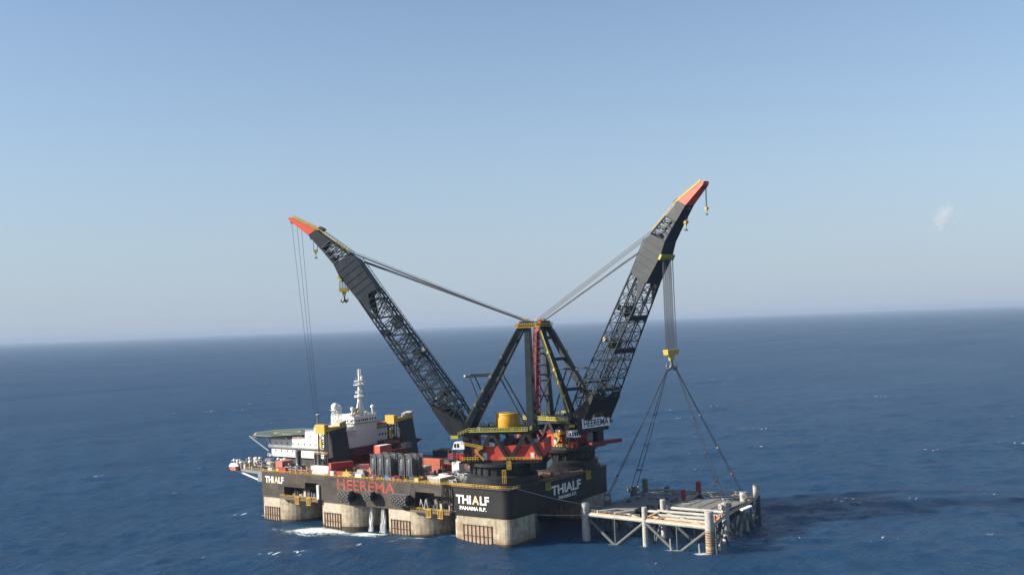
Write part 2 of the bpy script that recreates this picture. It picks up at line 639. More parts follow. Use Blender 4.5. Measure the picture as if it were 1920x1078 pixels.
    df.inputs['Scale'].default_value = 24.0
    df.inputs['Radius'].default_value = (0.5, 0.8, 1.0)
    gl = n.new('ShaderNodeBsdfGlossy')
    gl.inputs['Roughness'].default_value = 0.22
    fr_ = n.new('ShaderNodeFresnel')
    fr_.inputs['IOR'].default_value = 1.33
    ms_ = n.new('ShaderNodeMixShader')
    for x in (df, gl, fr_):
        l.new(bp.outputs[0], x.inputs['Normal'])
    l.new(m2.outputs[2], df.inputs['Color'])
    fac = math_('MULTIPLY', mrange(fr_.outputs[0], 0.0, 0.8, 0.015, SEA_F), math_('SUBTRACT', 1.0, foam_))
    fac = math_('MULTIPLY', fac, mrange(noise(0.0035, 5, (1.0, 0.25, 1.0), 0.6), 0.3, 0.7, 0.8, 1.2))
    l.new(fac, ms_.inputs[0])
    l.new(df.outputs[0], ms_.inputs[1])
    l.new(gl.outputs[0], ms_.inputs[2])
    l.new(ms_.outputs[0], n['Material Output'].inputs['Surface'])
    me.materials.append(m)

build_sea()

# haze: one closed box of even air round the whole scene
HZ = 3.6e-5
hb = MB().box(-106000, 106000, -106000, 106000, -6, 190)
hm = bpy.data.materials.new('haze_air')
hm.use_nodes = True
hn = hm.node_tree.nodes
hn.remove(hn['Principled BSDF'])
pv = hn.new('ShaderNodeVolumePrincipled')
pv.inputs['Color'].default_value = (0.36, 0.45, 0.575, 1)
pv.inputs['Density'].default_value = HZ
pv.inputs['Anisotropy'].default_value = 0.0
hm.node_tree.links.new(pv.outputs[0], hn['Material Output'].inputs['Volume'])
MATS['haze_air'] = hm
hz = hb.build('haze', 'haze_air')
tag(hz, 'pale sea haze fading the water towards the horizon', 'haze', kind='stuff')

# ------------------------------------------------------------------ hull
hull = thing('crane_vessel', 'long black and cream semi-submersible hull standing on eight columns in the sea', 'vessel', (-82, 44, 0))
def HB(mb, name, m, parent=None):
    o = mb.build(name, m, parent or hull)
    if parent is None:
        o.location = (82, -44, 0)
    return o

def hloc(o):
    o.location = Vector(o.location) + Vector((82, -44, 0))
    return o

def corner(cx, cy, r, a0, a1, n=8):
    return [(cx + r * math.cos(R(a0 + (a1 - a0) * i / n)), cy + r * math.sin(R(a0 + (a1 - a0) * i / n))) for i in range(n + 1)]

ZB = 12.3
# upper hull: core with side strips that leave the recesses between the columns open
mb = MB()
mb.box(-165.3, 0, 6, 82.4, ZB, DECK)
for flip in (False, True):
    def yy(a, b):
        return (88.4 - b, 88.4 - a) if flip else (a, b)
    for x0, x1, z0 in ((-165.3, -148, ZB), (-148, -132, 18.6), (-132, -122, 21.6), (-122, -56, ZB), (-56, -44, 21.6), (-44, -33, 20.4)):
        a, b_ = yy(0, 6)
        mb.box(x0, x1, a, b_, z0, DECK)
HB(mb, 'upper_hull', 'hull_black')
for flip in (False, True):
    p = [(-33, 0)] + corner(-4.5, 4.5, 4.5, -90, 0) + [(0, 6), (-33, 6)]
    if flip:
        p = [(x, 88.4 - y) for x, y in p]
    HB(MB().prism([(x + (0.003 if x == 0 else 0), y) for x, y in p], ZB, DECK), 'corner_wall', 'hull_jet')
# stern wall plating, set just proud of the core
HB(MB().box(0.0, 0.02, 6.05, 82.35, ZB, DECK), 'stern_wall', 'hull_jet')

def column(x0, x1, kind, flip):
    if kind == 'D':
        p = [(x0 + 1.5, 0.02)] + corner(x1, 14, 13.98, -90, 90, 20) + [(x0 + 1.5, 27.98)] + corner(x0 + 3, 25, 3, 90, 180, 4) + corner(x0 + 1.5, 1.52, 1.5, 180, 270, 4)
    else:
        p = corner(x0 + 3, 3, 2.98, 180, 270, 5) + corner(x1 - 4.5, 4.5, 4.48, -90, 0, 6) + corner(x1 - 4, 18.2, 3.98, 0, 90, 5) + corner(x0 + 4, 18.2, 4, 90, 180, 5)
    if flip:
        p = [(x, 88.4 - y) for x, y in p]
    c = HB(MB().prism(p, -10, ZB), 'column', 'column_cream')
    cxm = sum(q[0] for q in p) / len(p)
    cym = sum(q[1] for q in p) / len(p)
    p2 = [(x + 0.03 * np.sign(x - cxm), y + 0.03 * np.sign(y - cym)) for x, y in p]
    a = MB().prism(p2, -9.5, 1.1).build('waterline_band', 'algae', c)
    if not flip:
        g0, g1 = (x0 + 2.6, x1 - 1.5) if kind == 'D' else (x0 + 6.5, x1 - 10.5)
        zt = 7.2 if kind == 'D' else 8.6
        pn = MB().box(g0, g1, -0.10, 0.0, 0.5, zt).build('guard_panel', 'column_rust', c)
        k = 6 if kind == 'D' else 7
        for i in range(k + 1):
            x = g0 + (g1 - g0) * i / k
            block(c, 'guard_bar', x - 0.16, x + 0.16, -0.42, -0.11, -1.2, zt + 0.25, 'bar_rust')
        for z in (zt, zt * 0.45):
            block(c, 'guard_rail', g0 - 0.3, g1 + 0.3, -0.6, -0.43, z - 0.12, z + 0.12, 'bar_rust')
        # darker old paint patch above the guard
        MB().box(g0 - 0.6, g1 + 0.5, -0.05, 0.0, zt + 0.4, ZB - 0.3).build('paint_patch', 'beige', c) if kind == 'D' else None
    return c

for flip in (False, True):
    for x0, x1 in ((-165.3, -150.5), (-120.3, -105), (-74.3, -58.5)):
        column(x0, x1, 'D', flip)
    column(-33.2, 0, 'R', flip)
# main deck and bow platform
HB(MB().box(-165.2, -0.1, 0.1, 88.3, DECK, DECK + 0.1), 'work_deck', 'deck_brown')
HB(MB().slab([(-165.4, 1, 23.6), (-165.4, 87, 23.6), (-196, 84, 24.6), (-196, 5, 24.6)], [(-165.4, 1, 25.55), (-165.4, 87, 25.55), (-196, 84, 25.55), (-196, 5, 25.55)]), 'bow_platform', 'grey_metal')
HB(MB().slab([(-165.4, 1.0, 20.2), (-170.5, 1.6, 19.6), (-170.5, 5, 19.6), (-165.4, 5, 20.2)], [(-165.4, 1.0, 23.6), (-170.5, 1.6, 23.8), (-170.5, 5, 23.8), (-165.4, 5, 23.6)]), 'bow_bracket', 'grey_metal')
for y in (3, 30, 58, 85):
    hloc(bar(hull, 'bow_strut', (-169.5, y, 20.0), (-195.5, max(6.0, min(82.0, y + 1)), 24.7), 0.7, 0.7, 'white'))
# side walkways under the recesses, with yellow boat landings
for x0, x1 in ((-149, -120.5), (-57.5, -33.2)):
    w = HB(MB().box(x0, x1, -2.2, 6, ZB + 0.1, ZB + 1.3), 'side_walkway', 'deck_brown')
    MB().rail([(x0, -2.1, ZB + 1.3), (x1, -2.1, ZB + 1.3)], 1.2, 1.8, 0.06).build('railing', 'yellow', w)
    for fx in (0.42, 0.72):
        x = x0 + (x1 - x0) * fx
        g = MB()
        for dx in (0, 0.9, 1.8, 2.7):
            g.box(x + dx, x + dx + 0.28, -2.65, -2.3, ZB - 1.6, ZB + 2.0)
        g.box(x, x + 2.98, -2.7, -2.3, ZB + 1.9, ZB + 2.2)
        g.box(x, x + 2.98, -2.7, -2.3, ZB - 1.8, ZB - 1.5)
        g.build('landing_frame', 'yellow', w)
# dark gear inside the recesses
for x0, x1 in ((-147, -123), (-55, -34)):
    for i in range(16):
        x = random.uniform(x0, x1 - 2)
        hloc(block(hull, 'recess_gear', x, x + random.uniform(0.4, 2.2), 3.2 + random.random(), 5.9, ZB + 1.3, ZB + 1.3 + random.uniform(0.8, 4.5), random.choice(['grey_metal', 'dark_grey', 'steel_grey', 'beige'])))
hloc(bar(hull, 'recess_post', (-121.7, -0.3, ZB + 1), (-121.7, -0.3, 21), 1.4, 1.4, 'white'))
for s in (0, 3.0):
    hloc(rod(hull, 'davit_arm', (-53 + s, -0.6, ZB + 1.3), (-51.6 + s, -1.0, 18.6), 0.16, 'white'))
    hloc(rod(hull, 'davit_arm', (-50.2 + s, -0.6, ZB + 1.3), (-51.6 + s, -1.0, 18.6), 0.16, 'white'))
# hand rails round the deck edge
rl = MB()
rl.rail([(-165, 0.3, DECK + .1), (-30, 0.3, DECK + .1), (-5, 0.3, DECK + .1)], 1.25, 2.2, 0.07)
rl.rail([(-165, 88.1, DECK + .1), (-5, 88.1, DECK + .1)], 1.25, 4, 0.06)
rl.rail([(-0.3, 4, DECK + .1), (-0.3, 84, DECK + .1)], 1.25, 2.5, 0.06)
rl.rail([(-195.6, 5.4, 25.6), (-165.4, 1.3, 25.6)], 1.25, 2.2, 0.06)
HB(rl, 'deck_railing', 'yellow')
# corner walkway below the near pedestal
cw = MB()
cw.prism([(-33, -0.6)] + corner(-4.5, 4.5, 5.6, -90, -20) + [(0.6, 8), (-33, 8)], DECK + 0.15, DECK + 0.5)
HB(cw, 'corner_walkway', 'deck_brown')
rc = MB()
pts = [(-33, -0.6, DECK + 0.5)] + [(x, y, DECK + 0.5) for x, y in corner(-4.5, 4.5, 5.5, -90, -20)]
rc.rail(pts, 1.3, 1.8, 0.08)
HB(rc, 'corner_railing', 'yellow')
# side platform between the cranes above the stern, with gear
HB(MB().box(-6, 3.0, 27, 62, DECK + 0.12, DECK + 0.7), 'stern_platform', 'deck_brown')
for y in (28.8, 65):
    g = MB()
    for dy in (0, 1.6, 3.2):
        g.box(0.06, 0.8, y + dy, y + dy + 0.5, 21.8, 26.2)
    g.box(0.06, 0.9, y, y + 3.7, 21.4, 21.8)
    HB(g, 'stern_ladder_frame', 'yellow_green')
# lettering
def hletters(*a, **k):
    return hloc(letters(hull, *a, **k))
hletters('lettering', 'THI', 'letter_white', (-159.4, -0.03, 21.75), 6.6, 3.5, SIDE)
hletters('lettering', 'A', 'letter_orange', (-153.9, -0.03, 21.75), 3.0, 3.5, SIDE)
hletters('lettering', 'LF', 'letter_white', (-150.2, -0.03, 21.75), 3.9, 3.5, SIDE)
hletters('lettering', 'THI', 'letter_white', (-26.4, -0.03, 20.0), 8.8, 4.0, SIDE)
hletters('lettering', 'A', 'letter_orange', (-19.3, -0.03, 20.0), 4.0, 4.0, SIDE)
hletters('lettering', 'LF', 'letter_white', (-14.2, -0.03, 20.0), 5.2, 4.0, SIDE)
hletters('lettering', 'PANAMA R.P.', 'letter_white', (-21.0, -0.03, 16.1), 15.5, 1.75, SIDE)
hletters('lettering', 'HEEREMA', 'letter_red', (-88.6, -0.03, 22.3), 39.5, 5.4, SIDE, bold=0.02)
hletters('lettering', 'THIALF', 'letter_white', (0.07, 47, 20.2), 26, 4.6, STERN)
hletters('lettering', 'PANAMA R.P.', 'letter_white', (0.07, 48, 16.2), 16, 1.7, STERN)

# ------------------------------------------------------------------ cranes
ZF = 51.5

def crane(name, label, loc, heading, luff, m, drum, side_text):
    t = thing(name, label, 'crane', (loc[0], loc[1], DECK), heading, 'heavy lift cranes on the stern of the vessel')
    V = lambda a, y, z: Vector((a, m * y, z - DECK))
    cl, sl = math.cos(luff), math.sin(luff)
    B = lambda u, n, w: Vector((17 + u * cl - n * sl, m * w, ZF + u * sl + n * cl - DECK))
    # pedestal and slew ring
    prof = [(17.6, 25.6), (17.6, 27.4), (16.8, 27.8), (16.8, 30.2), (15.6, 30.9), (14.6, 31.2), (14.6, 34.6), (15.6, 34.9), (16.4, 35.2), (16.4, 36.6)]
    ped = MB().lathe([(r, z - DECK) for r, z in prof], 48, smooth=False).build('pedestal', 'crane_black', t)
    for k in range(24):
        a = 2 * math.pi * k / 24
        bar(ped, 'pedestal_rib', (15.0 * math.cos(a), 15.0 * math.sin(a), 31.2 - DECK), (15.0 * math.cos(a), 15.0 * math.sin(a), 34.8 - DECK), 0.5, 0.5, 'crane_black')
    # slewing platform and red machinery house
    MB().slab([V(17, -12.5, 36.6), V(17, 12.5, 36.6), V(-19, 13, 36.6), V(-19, -13, 36.6)], [V(17, -12.5, 38.0), V(17, 12.5, 38.0), V(-22, 13, 38.0), V(-22, -13, 38.0)]).build('slew_platform', 'crane_black', t)
    hp = [(9.5, 38.0), (11.0, 41.5), (8.5, 44.2), (-17.5, 44.7), (-22.2, 46.0), (-22.2, 40.0), (-20.5, 38.0)]
    MB().slab([V(a, -12.3, z) for a, z in hp], [V(a, 12.3, z) for a, z in hp]).build('machinery_house', 'house_red', t)
    cw_ = MB().slab([V(-15, -11, 33), V(-15, 11, 33), V(-22, 9.5, 33), V(-22, -9.5, 33)], [V(-15, -11.4, 36.5), V(-15, 11.4, 36.5), V(-22.8, 10.5, 36.5), V(-22.8, -10.5, 36.5)])
    cw_.build('counterweight', 'crane_black', t)
    letters(t, 'lettering', 'HEEREMA', 'letter_white', V(-22.62, 0, 34.9), 17, 2.9, (R(90), 0, R(-90)), 0.025, 0.5)
    # gear on the house roof
    for i in range(13):
        a = random.uniform(-19, 5)
        y = random.uniform(-10, 10)
        w = random.uniform(1, 3.2)
        block(t, 'roof_gear', a, a + w, min(m * y, m * (y + w)), max(m * y, m * (y + w)), 44.3 - DECK, random.uniform(45.2, 47.0) - DECK, random.choice(['grey_metal', 'grey_metal', 'beige', 'dark_grey', 'white']))
    for a in (-12, -4, 3):
        rod(t, 'winch_drum', V(a, -6.5, 46.2), V(a, 6.5, 46.2), 1.5, 'dark_grey', 16)
    for k in range(5):
        rod(t, 'roof_pipe', V(-18 + k * 1.2, -11, 45.6 + 0.2 * k), V(4 - k, 10 - k, 45.4), 0.18, 'steel_pale')
    # front legs of the gantry, and side struts in zigzag
    for s in (-1, 1):
        bar(t, 'gantry_column', V(14, s * 10.3, 38), V(14, s * 10.3, 50), 3.4, 4.6, 'crane_black')
        bar(t, 'gantry_column', V(-14.5, s * 8.5, 45.0), V(-14.5, s * 9.5, 50), 2.4, 2.4, 'crane_black')
        for p, q in (((2.5, 50), (9.5, 38.2)), ((1.5, 50), (-5.5, 38.2)), ((-14, 50), (-6.0, 38.2)), ((-14.6, 50), (-20.5, 39))):
            bar(t, 'side_strut', V(p[0], s * 13.0, p[1]), V(q[0], s * 13.0, q[1]), 1.15, 1.5, 'crane_black')
    # upper gantry deck with yellow guard rails
    gd = MB().slab([V(16, -13.6, 49.8), V(16, 13.6, 49.8), V(-16.5, 13.6, 49.8), V(-16.5, -13.6, 49.8)], [V(16, -13.6, 51.4), V(16, 13.6, 51.4), V(-16.5, 13.6, 51.4), V(-16.5, -13.6, 51.4)])
    gdo = gd.build('gantry_deck', 'crane_black', t)
    r_ = MB()
    for s in (-1, 1):
        r_.rail([V(17.5, s * 14.3, 49.4), V(12.5, s * 14.3, 51.4), V(-15, s * 14.3, 51.4)], 1.5, 1.3, 0.1)
        r_.slab([V(12.5, s * 13.7, 51.1), V(12.5, s * 14.5, 51.1), V(-15, s * 14.5, 51.1), V(-15, s * 13.7, 51.1)], [V(12.5, s * 13.7, 51.45), V(12.5, s * 14.5, 51.45), V(-15, s * 14.5, 51.45), V(-15, s * 13.7, 51.45)])
        r_.slab([V(21, s * 14.2, 48.3), V(21, s * 14.4, 48.3), V(17.5, s * 14.4, 48.3), V(17.5, s * 14.2, 48.3)], [V(21, s * 14.2, 49.8), V(21, s * 14.4, 49.8), V(17.5, s * 14.4, 49.8), V(17.5, s * 14.2, 49.8)])
    r_.rail([V(-16, -13, 51.4), V(-16, 13, 51.4)], 1.5, 1.6, 0.09)
    r_.build('deck_railing', 'yellow_green', t)
    for s in (-1, 1):
        r_ = MB()
        r_.rail([V(16, s * 13.9, 38), V(8.5, s * 13.9, 38)], 1.6, 1.2, 0.1)
        r_.rail([V(-1, s * 13.6, 38), V(-21, s * 13.6, 38)], 1.4, 1.6, 0.09)
        # stairs up to the cab level
        r_.rail([V(6, s * 13.9, 38.0), V(10, s * 13.9, 42.0)], 1.2, 1.0, 0.1)
        r_.rail([V(10, s * 13.9, 42.0), V(6, s * 13.9, 43.5)], 1.2, 1.0, 0.1)
        r_.rail([V(6, s * 13.9, 43.5), V(16, s * 13.9, 45.5)], 1.2, 1.0, 0.1)
        r_.beam(V(6, s * 13.5, 38.1), V(10, s * 13.5, 42.1), 0.9, 0.2)
        r_.beam(V(10, s * 13.5, 42.1), V(6, s * 13.5, 43.6), 0.9, 0.2)
        r_.beam(V(6, s * 13.5, 43.6), V(16, s * 13.5, 45.5), 0.9, 0.2)
        # ladder down the pedestal
        r_.rail([V(-5.2, s * 15.5, 34.0), V(-7, s * 15.5, 34.0)], 3.8, 0.6, 0.12)
        r_.rail([V(-3.2, s * 17.2, 28.0), V(-4.8, s * 17.2, 28.0)], 6.0, 0.6, 0.12)
        r_.build('stair_railing', 'yellow', t)
    # small boxes on the house side
    block(t, 'house_door', 4.6, 6.6, *sorted((m * 12.3, m * 12.5)), 38.2 - DECK, 41.4 - DECK, 'white')
    block(t, 'house_panel', -17.5, -15.8, *sorted((m * 12.3, m * 12.5)), 38.6 - DECK, 41.2 - DECK, 'white')
    # operator cab on its lattice stand
    cb = MB().slab([V(20.5, 9.6, 43.4), V(14.8, 9.6, 43.4), V(14.8, 14, 43.4), V(20.5, 14, 43.4)], [V(19.6, 9.6, 46.6), V(14.8, 9.6, 46.6), V(14.8, 14, 46.6), V(19.6, 14, 46.6)]).build('operator_cab', 'pure_white', t)
    for a in (17.2, 18.6):
        block(cb, 'cab_window', a, a + 1.0, *sorted((m * 13.98, m * 14.05)), 44.2 - DECK, 46.0 - DECK, 'glass')
    for y in (10.2, 11.7, 13.2):
        bar(cb, 'cab_window', V(20.42, y, 44.2), V(19.98, y, 46.0), 1.0, 0.1, 'glass')
    for a in (15.2, 20):
        for y in (10, 13.6):
            rod(t, 'cab_stand_leg', V(a, y, 36.5), V(a, y, 43.4), 0.22, 'crane_black')
    for z0, z1 in ((36.8, 40), (40, 43.2)):
        rod(t, 'cab_stand_brace', V(15.2, 13.6, z0), V(20, 13.6, z1), 0.14, 'crane_black')
        rod(t, 'cab_stand_brace', V(20, 10, z0), V(20, 13.6, z1), 0.14, 'crane_black')
    block(t, 'red_locker', 15, 18.2, *sorted((m * 9.5, m * 13)), 38.0 - DECK, 41 - DECK, 'house_red')
    # A-frame
    for s in (-1, 1):
        MB().beam(V(15.5, s * 9.2, 51.6), V(-12.4, s * 3.0, 99.5), 3.0, 3.4, 2.3, 2.7).build('front_strut', 'crane_dark', t)
        MB().beam(V(-15.2, s * 5.8, 51.6), V(-14.6, s * 2.6, 99.5), 3.1, 3.1, 2.0, 2.1).build('rear_leg', 'crane_dark', t)
        w = MB()
        P, Q = V(14.2, s * 10.9, 55.5), V(-9.0, s * 5.0, 95.5)
        w.rail([P, Q], 1.0, 2.2, 0.06)
        w.beam(P, Q, 0.4, 0.14)
        for k in (0.18, 0.34, 0.5, 0.72):
            c = P.lerp(Q, k)
            w.add([c + Vector((i, j, kk)) for kk in (0, 1.3) for j in (-.7, .7) for i in (-.6, .6)], [(0, 2, 3, 1), (4, 5, 7, 6), (0, 1, 5, 4), (2, 6, 7, 3), (0, 4, 6, 2), (1, 3, 7, 5)])
        w.build('strut_walkway', 'olive' if drum else 'yellow_green', t)
    for z, k in ((62, 0.78), (73, 0.55), (84, 0.33)):
        bar(t, 'rear_tie', V(-15.0, -5.8 + (z - 51.6) * 0.06, z), V(-15.0, 5.8 - (z - 51.6) * 0.06, z), 0.8, 0.8, 'crane_dark')
    for f in (0.3, 0.62, 0.85):
        a, z = 15.5 + (-27.9) * f, 51.6 + 47.9 * f
        y = 9.2 - 6.2 * f
        bar(t, 'front_tie', V(a, -y, z), V(a, y, z), 1.2, 1.6, 'crane_dark')
    rod(t, 'rear_brace', V(-15, -5.4, 56), V(-15, 4.6, 73), 0.35, 'crane_dark')
    hd = MB().slab([V(-17.6, -4.6, 98.6), V(-17.6, 4.6, 98.6), V(-10.8, 4.6, 98.6), V(-10.8, -4.6, 98.6)], [V(-17.0, -4.6, 101.2), V(-17.0, 4.6, 101.2), V(-11.6, 4.6, 101.2), V(-11.6, -4.6, 101.2)]).build('apex_head', 'crane_dark', t)
    for y in (-3, -1, 1, 3):
        rod(hd, 'apex_sheave', V(-14, y - 0.25, 100.9), V(-14, y + 0.25, 100.9), 1.3, 'grey_metal', 16)
    r_ = MB()
    r_.rail([V(-19.5, -5, 98.8), V(-19.5, 5, 98.8), V(-9.8, 5, 98.8), V(-9.8, -5, 98.8), V(-19.5, -5, 98.8)], 1.4, 1.0, 0.1)
    r_.slab([V(-19.5, -5, 98.2), V(-19.5, 5, 98.2), V(-9.8, 5, 98.2), V(-9.8, -5, 98.2)], [V(-19.5, -5, 98.55), V(-19.5, 5, 98.55), V(-9.8, 5, 98.55), V(-9.8, -5, 98.55)])
    r_.rail([V(-15.5, -2, 101.2), V(-12.5, -2, 101.2), V(-12.5, 2, 101.2), V(-15.5, 2, 101.2)], 1.2, 1.0, 0.1)
    r_.build('apex_railing', 'yellow', t)
    # boom stops: poles reaching forward from the struts with props
    for s in (-1, 1):
        rod(t, 'boom_stop', V(-1.5, s * 5.2, 76.6), V(15.0, s * 5.2, 76.4), 0.45, 'crane_dark')
        rod(t, 'boom_stop_end', V(15.0, s * 5.2, 76.4), V(15.7, s * 5.2, 76.4), 0.55, 'pure_white')
        rod(t, 'boom_stop_prop', V(13.0, s * 5.2, 76.2), V(8.3, s * 7.6, 64.5), 0.28, 'crane_dark')
        rod(t, 'boom_stop_stay', V(-1.5, s * 5.0, 75.5), V(-13.6, s * 7.2, 52.0), 0.36, 'crane_dark')
    # reels, lockers and gear standing on the gantry deck
    for k in range(10):
        a = random.uniform(-12, 13)
        y = random.choice((-1, 1)) * random.uniform(8, 12.4)
        w = random.uniform(0.7, 1.8)
        block(t, 'deck_locker', a, a + w, min(m * y, m * (y + w)), max(m * y, m * (y + w)), 51.4 - DECK, random.uniform(52, 53.4) - DECK, random.choice(['dark_grey', 'olive', 'crane_black', 'grey_metal']))
    if drum:
        MB().lathe([(6.4, 51.45 - DECK), (6.4, 52.0 - DECK)], 32, cx=-4, cy=m * 2.5).build('drum_base', 'crane_black', t)
        d_ = MB().lathe([(5.45, 52.0 - DECK), (5.55, 52.3 - DECK), (5.55, 58.4 - DECK), (5.3, 58.8 - DECK)], 32, cx=-4, cy=m * 2.5).build('rope_drum', 'drum_orange', t)
        MB().lathe([(5.7, 58.0 - DECK), (5.7, 58.3 - DECK)], 32, cx=-4, cy=m * 2.5).build('drum_hoop', 'drum_orange', d_)
    # ---------------- boom
    pl = [(79, 5.2), (96.5, 5.6), (100.6, 3.8), (101.2, -5.3), (94, -6.4), (79, -5.3)]
    boom = MB().slab([B(u, n, -5.4 + (u - 79) * 0.05) for u, n in pl], [B(u, n, 5.4 - (u - 79) * 0.05) for u, n in pl]).build('boom', 'crane_dark', t)
    wo = lambda u: np.interp(u, [0, 8, 42, 79], [10.2, 10.2, 7.6, 5.3])
    wi = lambda u: np.interp(u, [0, 8, 42, 79], [5.0, 4.8, 1.0, 0.5])
    nt_ = lambda u: np.interp(u, [2, 12, 79], [4.2, 5.0, 5.0])
    nb_ = lambda u: np.interp(u, [2, 12, 79], [-3.6, -5.0, -5.0])
    us = [4] + [10 + 69 * k / 13 for k in range(14)]
    for s in (-1, 1):
        # the two lattice legs: four chords each with zigzag bracing on all faces
        for wf, nf in ((wo, nt_), (wo, nb_), (wi, nt_), (wi, nb_)):
            for u0, u1 in ((3, 12), (12, 42), (42, 79.5)):
                rod(boom, 'chord', B(u0, nf(u0), s * wf(u0)), B(u1, nf(u1), s * wf(u1)), 0.42 if wf is wo else 0.36, 'crane_dark')
        for k in range(len(us) - 1):
            u0, u1 = us[k], us[k + 1]
            um = (u0 + u1) / 2
            faces = ((wo, nt_, wo, nb_), (wi, nt_, wi, nb_), (wo, nt_, wi, nt_), (wo, nb_, wi, nb_))
            for i_, (wa, na_, wb, nb2) in enumerate(faces):
                if k % 2:
                    p, q = B(u0, na_(u0), s * wa(u0)), B(u1, nb2(u1), s * wb(u1))
                else:
                    p, q = B(u0, nb2(u0), s * wb(u0)), B(u1, na_(u1), s * wa(u1))
                rod(boom, 'brace', p, q, 0.21, 'crane_dark', 6)
                if i_ == 0 and k > 1:
                    p2_, q2_ = (B(u0, nb2(u0), s * wb(u0)), B(u1, na_(u1), s * wa(u1))) if k % 2 else (B(u0, na_(u0), s * wa(u0)), B(u1, nb2(u1), s * wb(u1)))
                    rod(boom, 'brace', p2_, q2_, 0.17, 'crane_dark', 6)
                rod(boom, 'brace', B(u1, na_(u1), s * wa(u1)), B(u1, nb2(u1), s * wb(u1)), 0.19, 'crane_dark', 6)
        # solid foot plate
        fp = [(-2.0, -2.2), (-2.0, 1.6), (2.5, 2.6), (7, 0.5), (18, -4.4), (16, -5.5), (2, -5.6)]
        MB().slab([B(u, n, s * 4.7) for u, n in fp], [B(u, n, s * 10.35) for u, n in fp]).build('boom_foot', 'crane_black', t)
        # walkway along the top of the leg
        w = MB()
        w.rail([B(12, 5.6, s * (wo(12) - 1)), B(42, 5.6, s * (wo(42) - 1)), B(79, 5.8, s * (wo(79) - 1)), B(96, 6.0, s * 4.2)], 1.0, 2.4, 0.07)
        w.build('boom_walkway', 'crane_dark', t)
    for u in (42, 60):
        MB().slab([B(u - 1.2, -5.2, -wo(u)), B(u - 1.2, -5.2, wo(u)), B(u + 1.2, -5.2, wo(u)), B(u + 1.2, -5.2, -wo(u))], [B(u - 1.2, -3.9, -wo(u)), B(u - 1.2, -3.9, wo(u)), B(u + 1.2, -3.9, wo(u)), B(u + 1.2, -3.9, -wo(u))]).build('cross_frame', 'crane_dark', boom)
        MB().slab([B(u - 2.2, 1.0, -4), B(u - 2.2, 1.0, 4), B(u + 2.5, 1.0, 4), B(u + 2.5, 1.0, -4)], [B(u - 2.2, 3.4, -4), B(u - 2.2, 3.4, 4), B(u + 2.5, 3.4, 4), B(u + 2.5, 3.4, -4)]).build('boom_platform', 'dark_grey', boom)
        block_pts = [(u - 1, 5.2), (u + 1.4, 5.2), (u + 1.4, 7.0), (u - 1, 7.0)]
        MB().slab([B(a, n, 2.2) for a, n in block_pts], [B(a, n, 4.4) for a, n in block_pts]).build('boom_locker', 'beige' if u == 42 else 'dark_grey', boom)
    MB().slab([B(7, -5.4, -10), B(7, -5.4, 10), B(14, -5.4, 10), B(14, -5.4, -10)], [B(7, -4.6, -10), B(7, -4.6, 10), B(14, -4.6, 10), B(14, -4.6, -10)]).build('foot_web', 'crane_black', t)
    for u in (14, 19):
        bar(boom, 'cross_tie', B(u, -3.5, -9.5), B(u, -3.5, 9.5), 1.0, 1.6, 'crane_dark')
        bar(boom, 'cross_tie', B(u, 4.0, -9.0), B(u, 4.0, 9.0), 0.9, 0.9, 'crane_dark')
    # extra clutter of sheaves and pipes at the foot
    for k in range(9):
        u = random.uniform(5, 20)
        w = random.uniform(-8, 8)
        rod(boom, 'foot_sheave', B(u, random.uniform(-3, 3), w), B(u, random.uniform(-3, 3), w + 1.2), random.uniform(0.5, 1.2), random.choice(['dark_grey', 'grey_metal', 'crane_dark']), 12)
    # ropes running inside the boom
    for w in (-2.4, -1.2, 1.2, 2.4):
        rod(boom, 'boom_rope', B(6, 1.5, w * 2.2), B(80, 2.4, w), 0.13, 'rope', 6)
    # lattice between the two plated head sections
    top = [(100.6, 3.7), (111.4, 0.0)]
    bot = [(101.0, -5.2), (111.4, -6.2)]
    for s in (-1, 1):
        w0, w1 = 4.2, 3.7
        rod(boom, 'chord', B(*top[0], s * w0), B(*top[1], s * w1), 0.5, 'crane_dark')
        for k in range(3):
            f0, f1 = k / 3, (k + 1) / 3
            L = lambda a, b, f, s=s: B(a[0][0] + (a[1][0] - a[0][0]) * f, a[0][1] + (a[1][1] - a[0][1]) * f, s * (w0 + (w1 - w0) * f))
            fm = (f0 + f1) / 2
            rod(boom, 'brace', L(bot, 0, f0), L(top, 0, fm), 0.3, 'crane_dark')
            rod(boom, 'brace', L(top, 0, fm), L(bot, 0, f1), 0.3, 'crane_dark')
            rod(boom, 'brace', L(top, 0, f1), L(bot, 0, f1), 0.26, 'crane_dark')
    for k in range(4):
        f = k / 3
        u, n = top[0][0] + (top[1][0] - top[0][0]) * f, top[0][1] + (top[1][1] - top[0][1]) * f
        rod(boom, 'brace', B(u, n, -(4.2 - 0.5 * f)), B(u, n, 4.2 - 0.5 * f), 0.3, 'crane_dark')
    MB().slab([B(100.9, -5.3, -4.3), B(100.9, -5.3, 4.3), B(112, -6.3, 3.7), B(112, -6.3, -3.7)], [B(100.9, -3.9, -4.3), B(100.9, -3.9, 4.3), B(112, -5.2, 3.7), B(112, -5.2, -3.7)]).build('lower_plate', 'crane_dark', boom)
    for s in (-1, 1):
        for u in (82.5, 86, 89.5, 93, 96.5):
            wv = 5.45 - (u - 79) * 0.05
            bar(boom, 'plate_rib', B(u, -4.9 - max(0, u - 82) * 0.07, s * wv), B(u, 4.9, s * wv), 0.16, 0.3, 'crane_dark')
        sp_ = [(66, -5.2), (79.2, -5.2), (79.2, 0.5), (75, -1.5), (70, -3.9)]
        MB().slab([B(u, n, s * (wo(u) - 0.25)) for u, n in sp_], [B(u, n, s * (wo(u) + 0.12)) for u, n in sp_]).build('side_plate', 'crane_dark', boom)
